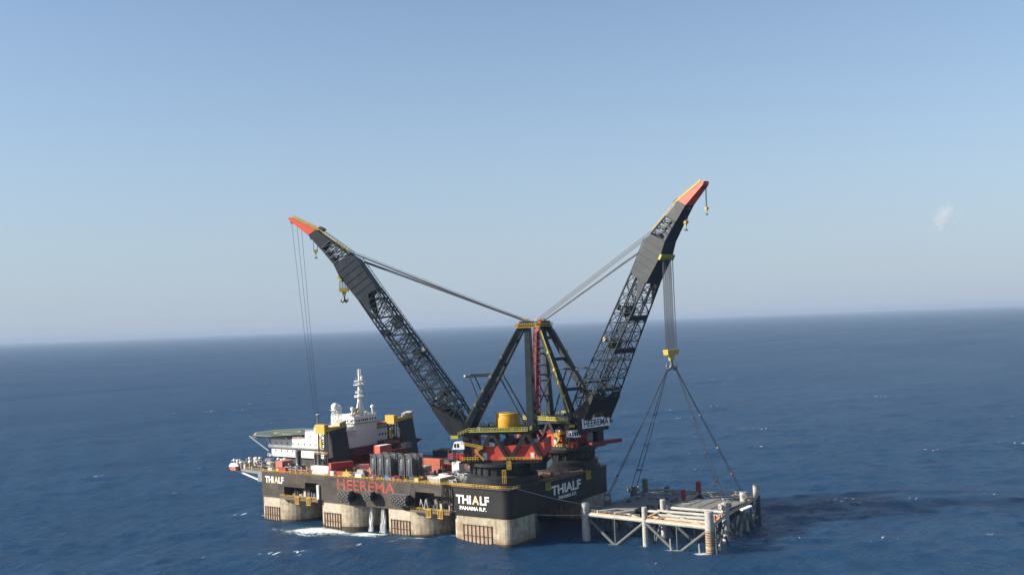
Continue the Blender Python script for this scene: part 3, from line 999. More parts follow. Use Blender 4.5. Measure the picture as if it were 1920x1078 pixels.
    jp = [(111.2, 0.2), (120.6, -2.9), (120.7, -7.5), (111.2, -6.35)]
    MB().slab([B(u, n, -3.7 + (u - 111) * 0.06) for u, n in jp], [B(u, n, 3.7 - (u - 111) * 0.06) for u, n in jp]).build('jib_plate', 'crane_dark', boom)
    tp = [(120.62, -2.9), (133.5, -9.9), (134.2, -10.9), (132.6, -11.3), (120.72, -7.5)]
    MB().slab([B(u, n, -3.1 + (u - 120.6) * 0.08) for u, n in tp], [B(u, n, 3.1 - (u - 120.6) * 0.08) for u, n in tp]).build('jib_tip', 'tip_red', boom)
    w = MB()
    for s in (-1, 1):
        w.rail([B(101, 4.2, s * 3.6), B(120, -2.2, s * 2.9), B(133, -9.2, s * 2.0)], 1.1, 1.6, 0.09)
    w.slab([B(119.5, -2.1, -3.3), B(119.5, -2.1, 3.3), B(133.2, -9.5, 2.3), B(133.2, -9.5, -2.3)], [B(119.5, -1.6, -3.3), B(119.5, -1.6, 3.3), B(133.2, -9.0, 2.3), B(133.2, -9.0, -2.3)])
    w.build('jib_railing', 'yellow', t)
    for u, n in ((131.5, -10.6), (125, -7.6), (119, -7.2)):
        rod(boom, 'tip_sheave', B(u, n, -1.4), B(u, n, 1.4), 1.0, 'dark_grey', 14)
    MB().slab([B(118.5, -1.6, -2), B(118.5, -1.6, 2), B(120.8, -2.4, 2), B(120.8, -2.4, -2)], [B(118.5, 0.6, -2), B(118.5, 0.6, 2), B(120.8, -0.4, 2), B(120.8, -0.4, -2)]).build('jib_locker', 'dark_grey', boom)
    MB().slab([B(92.4, -7.3, -5.2), B(92.4, -7.3, 5.2), B(95, -7.3, 5.2), B(95, -7.3, -5.2)], [B(92.4, -6.1, -5.2), B(92.4, -6.1, 5.2), B(95, -6.3, 5.2), B(95, -6.3, -5.2)]).build('sheave_beam', 'yellow_green', boom)
    # luffing ropes from the apex to the boom head
    for s in (-1, 1):
        for k in range(4):
            rod(t, 'luffing_rope', V(-13.0, s * (1.0 + 1.0 * k), 101.3 + 0.25 * k), B(94.0 + 7.5 * (s > 0) + 0.35 * k, 6.2 - 2.2 * (s > 0), s * (1.0 + 1.05 * k)), 0.16, 'rope_stay', 6)
    rod(t, 'luffing_rope', V(-13.5, 0, 102.2), B(103, 4.2, 0), 0.08, 'rope', 6)
    return t, (lambda u, n, w: Matrix.Translation((loc[0], loc[1], DECK)) @ Matrix.Rotation(heading, 4, 'Z') @ B(u, n, w)), V

H1 = math.atan2(-0.438, -0.899)
H2 = R(-10.5)
c1, W1, V1 = crane('heavy_lift_crane', 'heavy lift crane with orange drum on its deck and its main hook empty', (-16, 17), H1, R(55.7), 1, True, None)
c2, W2, V2 = crane('heavy_lift_crane', 'heavy lift crane with white name board at its boom foot, lifting the steel frame', (-16, 71.4), H2, R(59.3), -1, False, None)
# name board at the foot of the lifting crane's boom
MB().box(23.2, 23.5, -11.3, 8.7, 47.6 - DECK, 52.2 - DECK).build('name_board', 'pure_white', c2)
letters(c2, 'lettering', 'HEEREMA', 'letter_dark', (23.54, -1.3, 49.9 - DECK), 18.4, 3.3, STERN, 0.02)
block(c2, 'board_frame', 19.5, 23.1, -10.8, 8.4, 45.5 - DECK, 51.0 - DECK, 'crane_black')
block(c2, 'front_panel', 17.0, 17.4, -1.5, 2.5, 40 - DECK, 44.5 - DECK, 'grey_metal')
block(c2, 'fly_walkway', 14.5, 17.2, 2, 25, 37.2 - DECK, 39.0 - DECK, 'maroon')
# red stowed lattice jib along the rear of the lifting crane's A-frame
jb = MB().beam((-10.5, -9.6, 51.5 - DECK), (-10.5, -9.6, 54.5 - DECK), 3.6, 3.6).build('stowed_jib', 'maroon', c2)
A0, A1 = Vector((-10.5, -9.6, 54 - DECK)), Vector((-12.8, -4.4, 95.5 - DECK))
for dx, dy in ((-1.6, -1.6), (1.6, -1.6), (1.6, 1.6), (-1.6, 1.6)):
    rod(jb, 'chord', A0 + Vector((dx, dy, 0)), A1 + Vector((dx * .7, dy * .7, 0)), 0.32, 'maroon')
cr = [(-1.6, -1.6), (1.6, -1.6), (1.6, 1.6), (-1.6, 1.6)]
for k in range(14):
    f0, f1 = k / 14, (k + 1) / 14
    for i in range(4):
        a, b_ = cr[i], cr[(i + 1) % 4]
        if k % 2:
            a, b_ = b_, a
        s0, s1 = 1 - 0.3 * f0, 1 - 0.3 * f1
        rod(jb, 'brace', A0.lerp(A1, f0) + Vector((a[0] * s0, a[1] * s0, 0)), A0.lerp(A1, f1) + Vector((b_[0] * s1, b_[1] * s1, 0)), 0.2, 'maroon', 6)
        rod(jb, 'brace', A0.lerp(A1, f1) + Vector((a[0] * s1, a[1] * s1, 0)), A0.lerp(A1, f1) + Vector((b_[0] * s1, b_[1] * s1, 0)), 0.17, 'maroon', 6)
MB().beam(A1, A1 + Vector((1.8, 1.0, 5.5)), 1.8, 1.5).build('jib_head', 'coral', c2)
for z in (62, 70, 78, 87):
    rod(jb, 'jib_tie', A0.lerp(A1, (z - 54) / 41.5), (-15.0, 5.0 - (z - 52) * 0.06, z - DECK), 0.35, 'crane_dark')

# ------------------------------------------------------------------ hooks, falls and slings
def ramshorn(mb, c, s):
    """double hook: shank and two upturned horns"""
    c = Vector(c)
    mb.tube(c + Vector((0, 0, 2.6 * s)), c, 0.55 * s, 0.75 * s, 10)
    for sg in (-1, 1):
        pts = [(0, 0), (0.7, -1.0), (1.5, -1.15), (2.15, -0.2), (2.05, 1.0)]
        rad = [0.95, 0.95, 0.8, 0.55, 0.2]
        for i in range(4):
            mb.tube(c + rt * (sg * pts[i][0] * s) + Vector((0, 0, pts[i][1] * s)), c + rt * (sg * pts[i + 1][0] * s) + Vector((0, 0, pts[i + 1][1] * s)), rad[i] * s, rad[i + 1] * s, 8)
    return mb

def hook_block(label, top, zb, w, ropes, s, cat='hook block', axis=None, group='hook blocks hanging from the crane booms', dmin=0.13, zh=None):
    """top: where the falls leave the boom; zb: height of the block's upper side"""
    top = Vector(top)
    axis = axis or Vector((rt.x, rt.y, 0)).normalized()
    o = thing('hook_block', label, cat, (top.x, top.y, zb), 0, group)
    z = Vector((0, 0, 1))
    per = z.cross(axis)
    body = MB()
    h = 2.3 * s
    A = [axis * (i * w / 2) + per * (j * 1.4 * s) for i, j in ((-1, -1), (1, -1), (1, 1), (-1, 1))]
    body.slab([p * 0.92 - z * h for p in A], [p for p in A])
    body.build('sheave_block', 'yellow', o)
    MB().slab([p * 0.32 - z * (h + 2.6 * s) for p in A], [p * 0.42 - z * (h + 0.02) for p in A]).build('hook_yoke', 'yellow_green', o)
    ramshorn(MB(), -z * (h + 5.0 * s), s * (1.0 if ropes > 5 else 0.62)).build('hook', 'hook_grey', o)
    for k in range(ropes):
        f = (k / (ropes - 1) - 0.5) if ropes > 1 else 0
        d = axis * (f * w * 0.92) + per * (((k % 3) - 1) * 0.7 * s)
        dt = d * 0.95
        rod(o, 'fall_rope', d, (top - Vector((top.x, top.y, zb))) + dt, dmin, 'rope', 6)
    return o

t1 = W1(92.5, -7.0, 0)
hook_block('yellow main hook block with short falls under the boom of the drum crane', t1, 120.6, 4.6, 9, 0.78)
t1 = W1(117.0, -7.0, 0)
hook_block('small yellow hook block on two ropes below the outer jib of the drum crane', t1, 140.0, 2.0, 2, 0.52)
t2 = W2(93.7, -7.0, 0)
ax2 = Vector((math.cos(H2 + R(90)), math.sin(H2 + R(90)), 0))
main2 = hook_block('large yellow main hook block on long falls above the steel frame', t2, 85.5, 8.6, 17, 1.05, axis=ax2, dmin=0.1)
t2a = W2(116.5, -7.0, 0)
hook_block('yellow hook block close under the dark jib of the lifting crane', t2a, 144.5, 2.2, 4, 0.55, axis=ax2)
t2b = W2(131.5, -11.0, 0)
hook_block('small yellow hook block on thin ropes below the red jib tip of the lifting crane', Vector((t2b.x, t2b.y, t2b.z)) + Vector((0.8, -0.2, 0)), 149.5, 1.7, 3, 0.42, axis=ax2, dmin=0.09)
# tugger lines hanging from the tip of the drum crane down to the helideck side
for k, (u, n, e) in enumerate(((132.5, -11, (-150.5, 27.0, 45)), (129, -10, (-149.6, 27.5, 45)), (126.5, -9, (-148.8, 27.8, 45)))):
    p = W1(u, n, 0)
    ln = MB()
    q = Vector(e)
    prev = p
    for i in range(1, 13):
        f = i / 12
        c = p.lerp(q, f) + Vector((0, 0, -9 * f * (1 - f)))
        ln.tube(prev, c, 0.085, 0.085, 5, False)
        prev = c
    o = ln.build('tugger_line', 'rope')
    tag(o, 'thin grey line drooping from a red jib tip to the white quarters', 'rope', 'lines from the jib tip of the drum crane')

# ------------------------------------------------------------------ lifted steel frame
fr = thing('steel_frame', 'large pale tubular steel platform frame half sunk in the sea beneath the hook', 'steel frame', (50, 60, 0))
FO = Vector((50, 60, 0))
def F(x, y, z):
    return Vector((x, y, z)) - FO
def fpost(x, y, zt, r, m, zb=-12):
    o = MB().tube(F(x, y, zb), F(x, y, zt - 0.25), r, r, 20).tube(F(x, y, zt - 0.25), F(x, y, zt), r, r * 0.9, 20).build('leg', m, fr)
    return o
TZ = 11.4
posts = {'a1': (20.2, 31.4, 16.9, 1.9, 'steel_pale'), 'a2': (52.6, 28.7, 17.4, 1.25, 'steel_pale'), 'a3': (84.9, 26.0, 18.4, 1.9, 'steel_pale'),
         'b1': (19.4, 53, 17.4, 1.7, 'steel_grey'), 'b2': (51, 49, 17.4, 1.25, 'steel_pale'), 'b3': (79.6, 53.6, 17.4, 1.7, 'steel_pale'),  # vessel-side legs are grey: hull shade put into their colour
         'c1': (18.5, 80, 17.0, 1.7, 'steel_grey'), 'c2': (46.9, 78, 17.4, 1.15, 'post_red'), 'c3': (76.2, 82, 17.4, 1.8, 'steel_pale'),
         'd1': (13.5, 101, 17.4, 1.5, 'olive'), 'd2': (43.4, 101.8, 17.6, 1.3, 'post_red'), 'd3': (73.7, 103, 18.0, 1.7, 'steel_pale')}
lego = {}
for k, (x, y, zt, r, m) in posts.items():
    lego[k] = fpost(x, y, zt, r, m)
# darker brown sleeve on the lower part of the corner leg, with marker bands
x, y = posts['a3'][:2]
MB().tube(F(x, y, -11), F(x, y, 10.6), 1.94, 1.94, 20).build('lower_sleeve', 'column_rust', lego['a3'])
for i in range(9):
    MB().tube(F(x, y, 1.0 + i * 1.05), F(x, y, 1.25 + i * 1.05), 2.02, 2.02, 20).build('marker_band', 'bar_rust' if i != 2 else 'steel_orange', lego['a3'])
MB().tube(F(posts['d3'][0], posts['d3'][1], -11), F(posts['d3'][0], posts['d3'][1], 12.6), 1.74, 1.74, 20).build('lower_sleeve', 'dark_grey', lego['d3'])  # darker grey sleeve on the lower part of the far leg
def P(k, z=TZ):
    return F(posts[k][0], posts[k][1], z)
rows = [('a1', 'a2', 'a3'), ('b1', 'b2', 'b3'), ('c1', 'c2', 'c3'), ('d1', 'd2', 'd3')]
for r_ in rows:
    near = r_[0] == 'a1'
    for a, b_ in zip(r_[:-1], r_[1:]):
        rod(fr, 'beam', P(a), P(b_), 0.95 if near else 0.7, 'steel_pale', 16)
for c_ in range(3):
    for i in range(3):
        a, b_ = rows[i][c_], rows[i + 1][c_]
        rod(fr, 'beam', P(a), P(b_), 0.8, 'steel_pale' if c_ else 'steel_grey', 16)  # beams beside the hull greyer, its shade coloured in
# V bracing down into the water on every row and both ends
def vee(a, b_, r=0.72, m='steel_grey', mid=True):  # brace grey holds part of the shade cast by the vessel
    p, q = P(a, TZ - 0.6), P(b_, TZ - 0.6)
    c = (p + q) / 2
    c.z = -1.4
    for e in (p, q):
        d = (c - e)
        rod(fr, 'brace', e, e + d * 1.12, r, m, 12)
    if mid:
        u_ = (p + q) / 2
        rod(fr, 'brace', u_, Vector((u_.x, u_.y, -4)), 0.34, m, 10)
for r_ in rows:
    vee(r_[0], r_[1])
    vee(r_[1], r_[2])
for c_ in range(3):
    for i in range(3):
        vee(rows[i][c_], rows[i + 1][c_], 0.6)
# horizontal top bracing
for a, b_ in (('a2', 'b3'), ('b2', 'a3'), ('b1', 'a2'), ('c2', 'b3'), ('d2', 'c3'), ('c1', 'b2'), ('d1', 'c2'), ('c2', 'd3')):
    rod(fr, 'beam', P(a, TZ + 0.1), P(b_, TZ + 0.1), 0.5, 'steel_pale', 12)
for f in (0.3, 0.6):
    rod(fr, 'beam', P('a2', TZ + 0.3).lerp(P('b2', TZ + .3), f), P('a3', TZ + 0.3).lerp(P('b3', TZ + .3), f), 0.75, 'steel_pale', 16)
# orange access walkways on the tubes
for p, q in ((P('a2', 12.6), P('b2', 12.6)), (P('a1', 12.45).lerp(P('a2', 12.45), .1), P('a3', 12.45)), (P('a3', 12.5), P('b3', 12.5)), (P('b3', 12.5), P('d3', 12.5)), (P('d1', 12.5), P('d3', 12.5)), (P('c2', 12.5), P('d2', 12.5))):
    wk = bar(fr, 'walkway', p, q, 1.3 if abs((q - p).x) < 15 else 0.9, 0.2, 'steel_orange')
# raised plated deck by the far side and the wide shaded grating on the vessel side
def plates(name, x0, x1, y0, y1, z, nx, ny, m):
    for i in range(nx):
        for j in range(ny):
            xa, xb = x0 + (x1 - x0) * i / nx, x0 + (x1 - x0) * (i + 1) / nx
            ya, yb = y0 + (y1 - y0) * j / ny, y0 + (y1 - y0) * (j + 1) / ny
            o = block(fr, name, xa + .08, xb - .08, ya + .08, yb - .08, z, z + 0.3 + 0.04 * ((i * 7 + j * 3) % 3), m)
            o.location = Vector(o.location) - FO
plates('deck_plate', 53.5, 79.5, 52, 77, 13.6, 4, 3, 'grating')
plates('deck_plate', 21.5, 44.5, 55, 99, 12.9, 3, 5, 'grating')
plates('deck_plate', 24, 40, 40, 54.5, 12.9, 2, 2, 'grating')
rod(fr, 'beam', F(53, 51.2, 13.4), F(80, 50.9, 13.4), 0.75, 'steel_pale', 14)
rod(fr, 'beam', F(50, 46, 12.6), F(80, 45.5, 12.6), 0.7, 'steel_pale', 14)
for i in range(4):
    rod(fr, 'beam', F(53.5 + 26 * i / 4, 52, 14.2), F(53.5 + 26 * i / 4, 77, 14.2), 0.12, 'steel_pale')
for x in (27, 36):
    rod(fr, 'stub_beam', F(x, 30.7, 13.0), F(x + 6, 38.5, 13.2), 0.8, 'steel_pale', 14)
# pipe guides and sacrificial bars hanging on the outer side
for i in range(26):
    f = random.random()
    x = 85.5 - 9 * f + random.uniform(-.6, 1.2)
    y = 28 + 72 * f
    z = random.uniform(3, 10.5)
    L = random.uniform(1.5, 6)
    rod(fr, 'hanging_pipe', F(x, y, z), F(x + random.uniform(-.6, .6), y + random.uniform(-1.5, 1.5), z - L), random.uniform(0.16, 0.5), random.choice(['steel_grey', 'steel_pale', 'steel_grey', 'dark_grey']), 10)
for i in range(7):
    block(fr, 'ladder_bracket', 31.5, 33.0, 5 + i * 1.6, 5.9 + i * 1.6, 11.9, 12.7, 'pure_white')
for x, zt in ((87.6, 12.0), (79.8, 4.2), (66.2, 5.2)):
    rod(fr, 'guide_post', F(x, 26.2, -3), F(x - 0.2, 26.2, zt), 0.3, 'steel_pale')
for k, (x, y) in enumerate(((81.2, 47), (82.4, 42), (83, 36), (77.6, 88), (76.4, 94), (76, 98))):
    MB().tube(F(x, y, 12.2), F(x, y, 12.2 + 1.6 + 0.5 * (k % 3)), 0.45, 0.45, 10).build('bollard', 'post_red' if k == 2 else 'steel_pale', fr)
for x, y in ((55, 60), (34, 85), (36, 70), (25, 92), (60, 84), (66, 90), (52, 92)):
    rod(fr, 'deck_pipe', F(x, y, 13.9), F(x + random.uniform(4, 9), y + random.uniform(-4, 4), 13.9), 0.35, 'steel_pale', 10)
for i in range(22):
    x, y = random.uniform(23, 78), random.choice((random.uniform(56, 100), random.uniform(80, 101)))
    L = random.uniform(1.0, 5.5)
    a = random.choice((0, math.pi / 2)) + random.uniform(-.1, .1)
    rod(fr, 'deck_pipe', F(x, y, 14.0 + random.uniform(-.4, .3)), F(x + L * math.cos(a), y + L * math.sin(a), 14.1), random.uniform(0.12, 0.32), random.choice(['steel_pale', 'steel_grey', 'olive', 'steel_pale']), 8)
for i in range(14):
    x, y = random.uniform(24, 43), random.uniform(57, 98)
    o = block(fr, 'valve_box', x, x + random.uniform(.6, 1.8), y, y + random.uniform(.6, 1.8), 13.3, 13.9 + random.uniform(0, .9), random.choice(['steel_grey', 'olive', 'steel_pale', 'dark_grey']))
    o.location = Vector(o.location) - FO
for a, b_ in (('a1', 'a2'), ('a2', 'a3'), ('a3', 'b3'), ('c3', 'd3'), ('d2', 'd3'), ('b2', 'c2')):
    MB().rail([P(a, 12.7).lerp(P(b_, 12.7), .08), P(a, 12.7).lerp(P(b_, 12.7), .92)], 1.1, 2.6, 0.05).build('handrail', 'steel_orange' if a != 'a1' else 'steel_pale', fr)
# trunnions for the slings
for k in ('b1', 'b3', 'c1', 'c3'):
    x, y, zt = posts[k][:3]
    c = F(x, y, zt - 1.6)
    d = (Vector((50, 67, 0)) - Vector((x, y, 0))).normalized()
    pz = Vector((-d.y, d.x, 0))
    MB().tube(c - pz * 3.0, c + pz * 3.0, 0.7, 0.7, 12).build('trunnion', 'steel_pale', lego[k])
    for sg in (-1, 1):
        MB().tube(c + pz * (3.0 * sg), c + pz * (2.6 * sg), 1.2, 1.2, 12).build('trunnion_plate', 'steel_pale', lego[k])

# slings from the ramshorn hook to the four lifting legs
hk = Vector((t2.x, t2.y, 85.5 - 2.3 * 1.05 - 5.0 * 1.05 - 1.1))
wh = {'b1': 'vessel side leg, the one closer to the open long beam', 'c1': 'vessel side leg behind the shaded plates', 'b3': 'pale leg beside the raised plate deck', 'c3': 'outermost pale lifting leg'}
lab = {'b1': 'two dark wire slings from main hook to grey leg nearest the stern wall',
       'c1': 'two dark wire slings from main hook to grey leg behind shaded plates',
       'b3': 'two dark wire slings from main hook to pale leg beside raised plates',
       'c3': 'two dark wire slings from main hook to outer pale leg beyond raised plates'}
for k in ('b1', 'c1', 'b3', 'c3'):
    x, y, zt = posts[k][:3]
    e = Vector((x, y, zt - 1.2))
    d = (e - hk)
    pz = Vector((-d.y, d.x, 0)).normalized()
    sg = 1 if x > hk.x else -1
    o = thing('lifting_sling', lab[k], 'sling', tuple(hk), 0, 'wire slings under the main hook')
    st = rt * (sg * 1.9)
    for s in (-1, 1):
        prev = st + pz * (0.25 * s)
        end = d + pz * (1.5 * s)
        for i in range(1, 7):
            f = i / 6
            c = (st + pz * (0.25 * s)).lerp(end, f) + Vector((0, 0, -2.2 * f * (1 - f)))
            rod(o, 'wire', prev, c, 0.16, 'rope_dark', 6)
            prev = c
    for f in (0.36, 0.62, 0.83):
        c = st.lerp(d, f) + Vector((0, 0, -2.2 * f * (1 - f)))
        rod(o, 'shackle', c - pz * 0.9 * (0.4 + f) , c + pz * 0.9 * (0.4 + f), 0.42, 'grey_metal' if f < .8 else 'post_red', 8)

# mooring ropes from the vessel corner to the frame
def hang(label, p, q, sag, r=0.13, m='rope_pale'):
    p, q = Vector(p), Vector(q)
    b_ = MB()
    prev = p
    for i in range(1, 21):
        f = i / 20
        c = p.lerp(q, f) + Vector((0, 0, -4 * sag * f * (1 - f)))
        b_.tube(prev, c, r, r, 6, False)
        prev = c
    tag(b_.build('mooring_rope', m), label, 'rope')
hang('pale mooring rope sloping from the deck corner rail to the frame plates', (-0.2, 4.0, 26.3), (26.5, 40, 13.4), 1.0)
hang('pale mooring rope stretched level from the lettered corner wall to the frame', (-32, -0.4, 14.2), (20.2, 29.4, 11.2), 0.5)

# ------------------------------------------------------------------ boom rests
D0 = DECK + 0.1
OCC = []

def boom_rest(y0, label):
    t = thing('boom_rest', label, 'boom rest', (-126, y0, D0), 0, 'boom rests on the main deck')
    # lattice near side
    zt = 21.5
    legs = [(-4.6, -7.6), (2.0, -7.6), (-4.6, -2.6), (-4.6, 7.0)]
    for x, y in legs:
        bar(t, 'leg', (x - 0.2, y, 0), (x, y, zt), 0.55, 0.55, 'crane_black')
    for k in range(5):
        z0, z1 = zt * k / 5, zt * (k + 1) / 5
        rod(t, 'brace', (-4.6, -7.6, z0), (2.0, -7.6, z1), 0.17, 'crane_black', 6)
        rod(t, 'brace', (2.0, -7.6, z0), (-4.6, -7.6, z1), 0.17, 'crane_black', 6)
        rod(t, 'brace', (-4.6, -7.6, z1), (2.0, -7.6, z1), 0.2, 'crane_black', 6)
        rod(t, 'brace', (-4.6, -7.6, z0), (-4.6, -2.6, z1), 0.17, 'crane_black', 6)
    # leaning black plate on the stern side
    MB().slab([(4.2, -5.0, 0), (5.6, -5.0, 0), (5.6, 7.0, 0), (4.2, 7.0, 0)], [(1.4, -6.0, 21.5), (2.6, -6.0, 21.5), (2.6, 5.6, 22.8), (1.4, 5.6, 22.8)]).build('shield_plate', 'crane_black', t)
    MB().slab([(3.6, 6.2, 7.8), (3.6, 6.8, 7.8), (3.6, 6.8, 11.0), (3.6, 6.2, 11.0)], [(4.6, 10.6, 9.8), (4.6, 10.7, 9.8), (4.6, 10.7, 10.2), (4.6, 10.6, 10.2)]).build('bumper', 'crane_black', t)
    pf = MB().box(-6.2, 3.5, -9.4, -7.9, 9.8, 10.1).build('platform', 'deck_brown', t)
    MB().rail([(-6.2, -9.3, 10.1), (3.5, -9.3, 10.1), (3.5, -7.9, 10.1)], 1.1, 1.6, 0.07).build('railing', 'yellow', pf)
    # yellow cradle beam with a box at one end and a ridged saddle at the other
    MB().box(-3.4, 1.6, -6.4, 7.4, 21.6, 23.6).build('cradle_beam', 'yellow', t)
    MB().box(-4.8, 1.9, -9.6, -6.45, 20.6, 25.4).build('winch_box', 'yellow', t)
    for k in range(5):
        block(t, 'saddle_rib', -3.0, 1.4, 2.2 + k * 1.05, 2.85 + k * 1.05, 23.62, 25.4 + 0.25 * k, 'beige')
    MB().box(-3.0, -1.6, -8.6, -7.7, 13.0, 18.0).build('chain_locker', 'yellow', t)
    return t

boom_rest(17, 'black boom rest tower with yellow cradle on top, beside the exhaust stacks')
boom_rest(71, 'black boom rest tower with yellow cradle on top, before the maroon deckhouse')

# ------------------------------------------------------------------ accommodation
acc = thing('accommodation_block', 'white stepped accommodation block with bridge windows at the bow', 'deckhouse', (-160, 50, D0))
AO = Vector((-160, 50, D0))
def AB(name, x0, x1, y0, y1, z0, z1, m, parent=None):
    return MB().box(x0 - AO.x, x1 - AO.x, y0 - AO.y, y1 - AO.y, z0 - AO.z, z1 - AO.z).build(name, m, parent or acc)
def win_side(parent, x0, x1, n, y, z, w=1.0, h=1.0):
    for i in range(n):
        x = x0 + (x1 - x0) * i / max(1, n - 1)
        block(parent, 'window', x - w / 2 - AO.x, x + w / 2 - AO.x, y - 0.06 - AO.y, y + 0.05 - AO.y, z - AO.z, z + h - AO.z, 'glass')
def win_stern(parent, y0, y1, n, x, z, w=1.1, h=1.1):
    for i in range(n):
        y = y0 + (y1 - y0) * i / max(1, n - 1)
        block(parent, 'window', x - 0.05 - AO.x, x + 0.06 - AO.x, y - w / 2 - AO.y, y + w / 2 - AO.y, z - AO.z, z + h - AO.z, 'glass')
AB('base_house', -180, -141.5, 23.5, 58, D0, 30.6, 'dark_grey')
lo = AB('lower_storeys', -182, -140, 22, 60, 30.6, 40.6, 'white')
win_side(lo, -178, -146, 8, 22, 37.6, 0.9, 1.0)
win_side(lo, -178.5, -160, 5, 22, 33.4, 0.9, 1.0)
AB('storey_ledge', -183.2, -139.6, 20.6, 22.0, 35.6, 35.9, 'grey_metal')
AB('storey_ledge', -183.2, -182.0, 22, 50, 35.6, 35.9, 'white')
AB('storey_ledge', -184.5, -182.0, 21, 50, 30.6, 31.0, 'white')
r_ = MB()
r_.rail([(-183.1 - AO.x, 20.7 - AO.y, 35.9 - AO.z), (-139.7 - AO.x, 20.7 - AO.y, 35.9 - AO.z)], 1.1, 2.4, 0.06)
r_.rail([(-184.4 - AO.x, 21.1 - AO.y, 31.0 - AO.z), (-182 - AO.x, 21.1 - AO.y, 31.0 - AO.z)], 1.1, 1.2, 0.06)
r_.build('ledge_railing', 'white', acc)
ns = AB('stair_house', -154.5, -139.95, 22.05, 34, 40.6, 44.8, 'white')
win_side(ns, -150, -143.5, 2, 22.05, 42.2, 0.8, 1.0)
md = AB('middle_storeys', -160, -139.9, 34.05, 64, 40.65, 46.0, 'white')
br = AB('bridge', -158, -139.7, 45.6, 64.2, 46.0, 51.6, 'white')
win_stern(br, 47.6, 49.6, 2, -139.7, 48.3, 1.2, 1.2)
win_stern(br, 51.6, 56.2, 4, -139.7, 48.4, 1.1, 1.2)
win_stern(br, 58.6, 60.6, 2, -139.7, 48.5, 1.1, 1.2)
win_stern(br, 63.0, 63.0, 1, -139.7, 48.5, 1.1, 1.2)
win_side(br, -156, -142, 6, 45.6, 48.3, 1.2, 1.2)
AB('bridge_ledge', -159, -139.0, 44.9, 64.8, 47.2, 47.5, 'grey_metal', br)
rw = AB('far_wing', -160, -140.2, 64.25, 87, 36.0, 43.0, 'white')
win_stern(rw, 66.5, 74, 4, -140.2, 38.7, 1.2, 1.2)
win_stern(rw, 76.5, 78, 2, -140.2, 39.2, 1.1, 1.2)
win_stern(rw, 83.5, 83.5, 1, -140.2, 39.6, 1.1, 1.2)
AB('wing_roof', -161, -139.5, 64.3, 87.5, 43.0, 43.5, 'grey_metal', rw)
for k, (y, z) in enumerate(((69, 43.5), (71, 43.5), (73.2, 43.5), (75, 43.5))):
    AB('liferaft_box', -145, -142, y, y + 1.5, z, z + 2.4, 'coral')
gw = AB('lower_wall', -150, -139.8, 38, 64.1, 34.2, 40.6, 'white')
dh = AB('deckhouse_base', -160, -138.2, 40.05, 87.2, D0, 34.15, 'maroon')
AB('deckhouse_base', -160, -138.6, 64.25, 87.2, 34.2, 35.95, 'maroon')
for y in (45, 53, 61, 69, 77):
    AB('base_door', -138.2, -138.1, y, y + 2, D0 + 0.2, D0 + 3, 'dark_grey', dh)
AB('base_walkway', -138.2, -135.5, 42, 88, 30.2, 30.5, 'deck_brown', dh)
MB().rail([(-135.6 - AO.x, 42 - AO.y, 30.5 - AO.z), (-135.6 - AO.x, 87.9 - AO.y, 30.5 - AO.z)], 1.1, 2.4, 0.06).build('walkway_railing', 'maroon', dh)
r_ = MB()
def ar(pts):
    r_.rail([(x - AO.x, y - AO.y, z - AO.z) for x, y, z in pts], 1.1, 1.8, 0.055)
ar([(-157.8, 45.8, 51.6), (-139.9, 45.8, 51.6), (-139.9, 64, 51.6)])
ar([(-159.8, 34.2, 46), (-140.1, 34.2, 46), (-140.1, 45.4, 46)])
ar([(-181.5, 22.3, 40.6), (-155, 22.3, 40.6)])
ar([(-154.2, 22.2, 44.8), (-140.2, 22.2, 44.8), (-140.2, 33.8, 44.8)])
ar([(-140.3, 64.5, 43.5), (-140.3, 86.8, 43.5)])
r_.build('roof_railing', 'white', acc)
# balconies and outside stairs on the stern face of the middle storeys
for z in (42.0, 44.2, 47.6, 49.6):
    AB('balcony', -139.85, -137.8, 36, 45.4, z, z + 0.22, 'white')
b_ = MB()
for i in range(8):
    y = 36 + 9.2 * i / 7
    b_.box(-137.95 - AO.x, -137.8 - AO.x, y - AO.y - .07, y - AO.y + .07, 40.6 - AO.z, 51.0 - AO.z)
for z0 in (40.8, 42.8, 44.8, 47.8):
    b_.beam((-137.8 - AO.x, 36.4 - AO.y, z0 - AO.z), (-137.8 - AO.x, 45 - AO.y, z0 + 2 - AO.z), 0.3, 0.3)
b_.build('outside_stairs', 'white', acc)
# equipment on the lower roof
for k in range(12):
    x = -179 + 2.0 * k + random.random()
    if x > -157:
        break
    y = random.uniform(23.5, 30)
    w = random.uniform(0.8, 2.2)
    block(acc, 'roof_unit', x - AO.x, x + w - AO.x, y - AO.y, y + w - AO.y, 40.6 - AO.z, 40.6 + random.uniform(0.8, 2.4) - AO.z, random.choice(['container_red', 'maroon', 'grey_metal', 'white', 'container_red']))
for k in range(9):
    y = 47 + 1.8 * k
    rod(acc, 'roof_antenna', (-141.5 - AO.x - 3 * (k % 3), y - AO.y, 51.6 - AO.z), (-141.5 - AO.x - 3 * (k % 3), y - AO.y, 51.6 + (2.0, 4.5, 1.4, 7.5, 1.8, 2.2, 9.0, 1.6, 1.2)[k] - AO.z), 0.09, 'white', 6)
for k in range(7):
    y = 46.5 + 2.4 * k
    block(acc, 'roof_unit', -144 - AO.x, -142.6 - AO.x, y - AO.y, y + 1.2 - AO.y, 51.6 - AO.z, 52.3 + 0.5 * (k % 3) - AO.z, ('coral', 'white', 'beige', 'grey_metal')[k % 4])

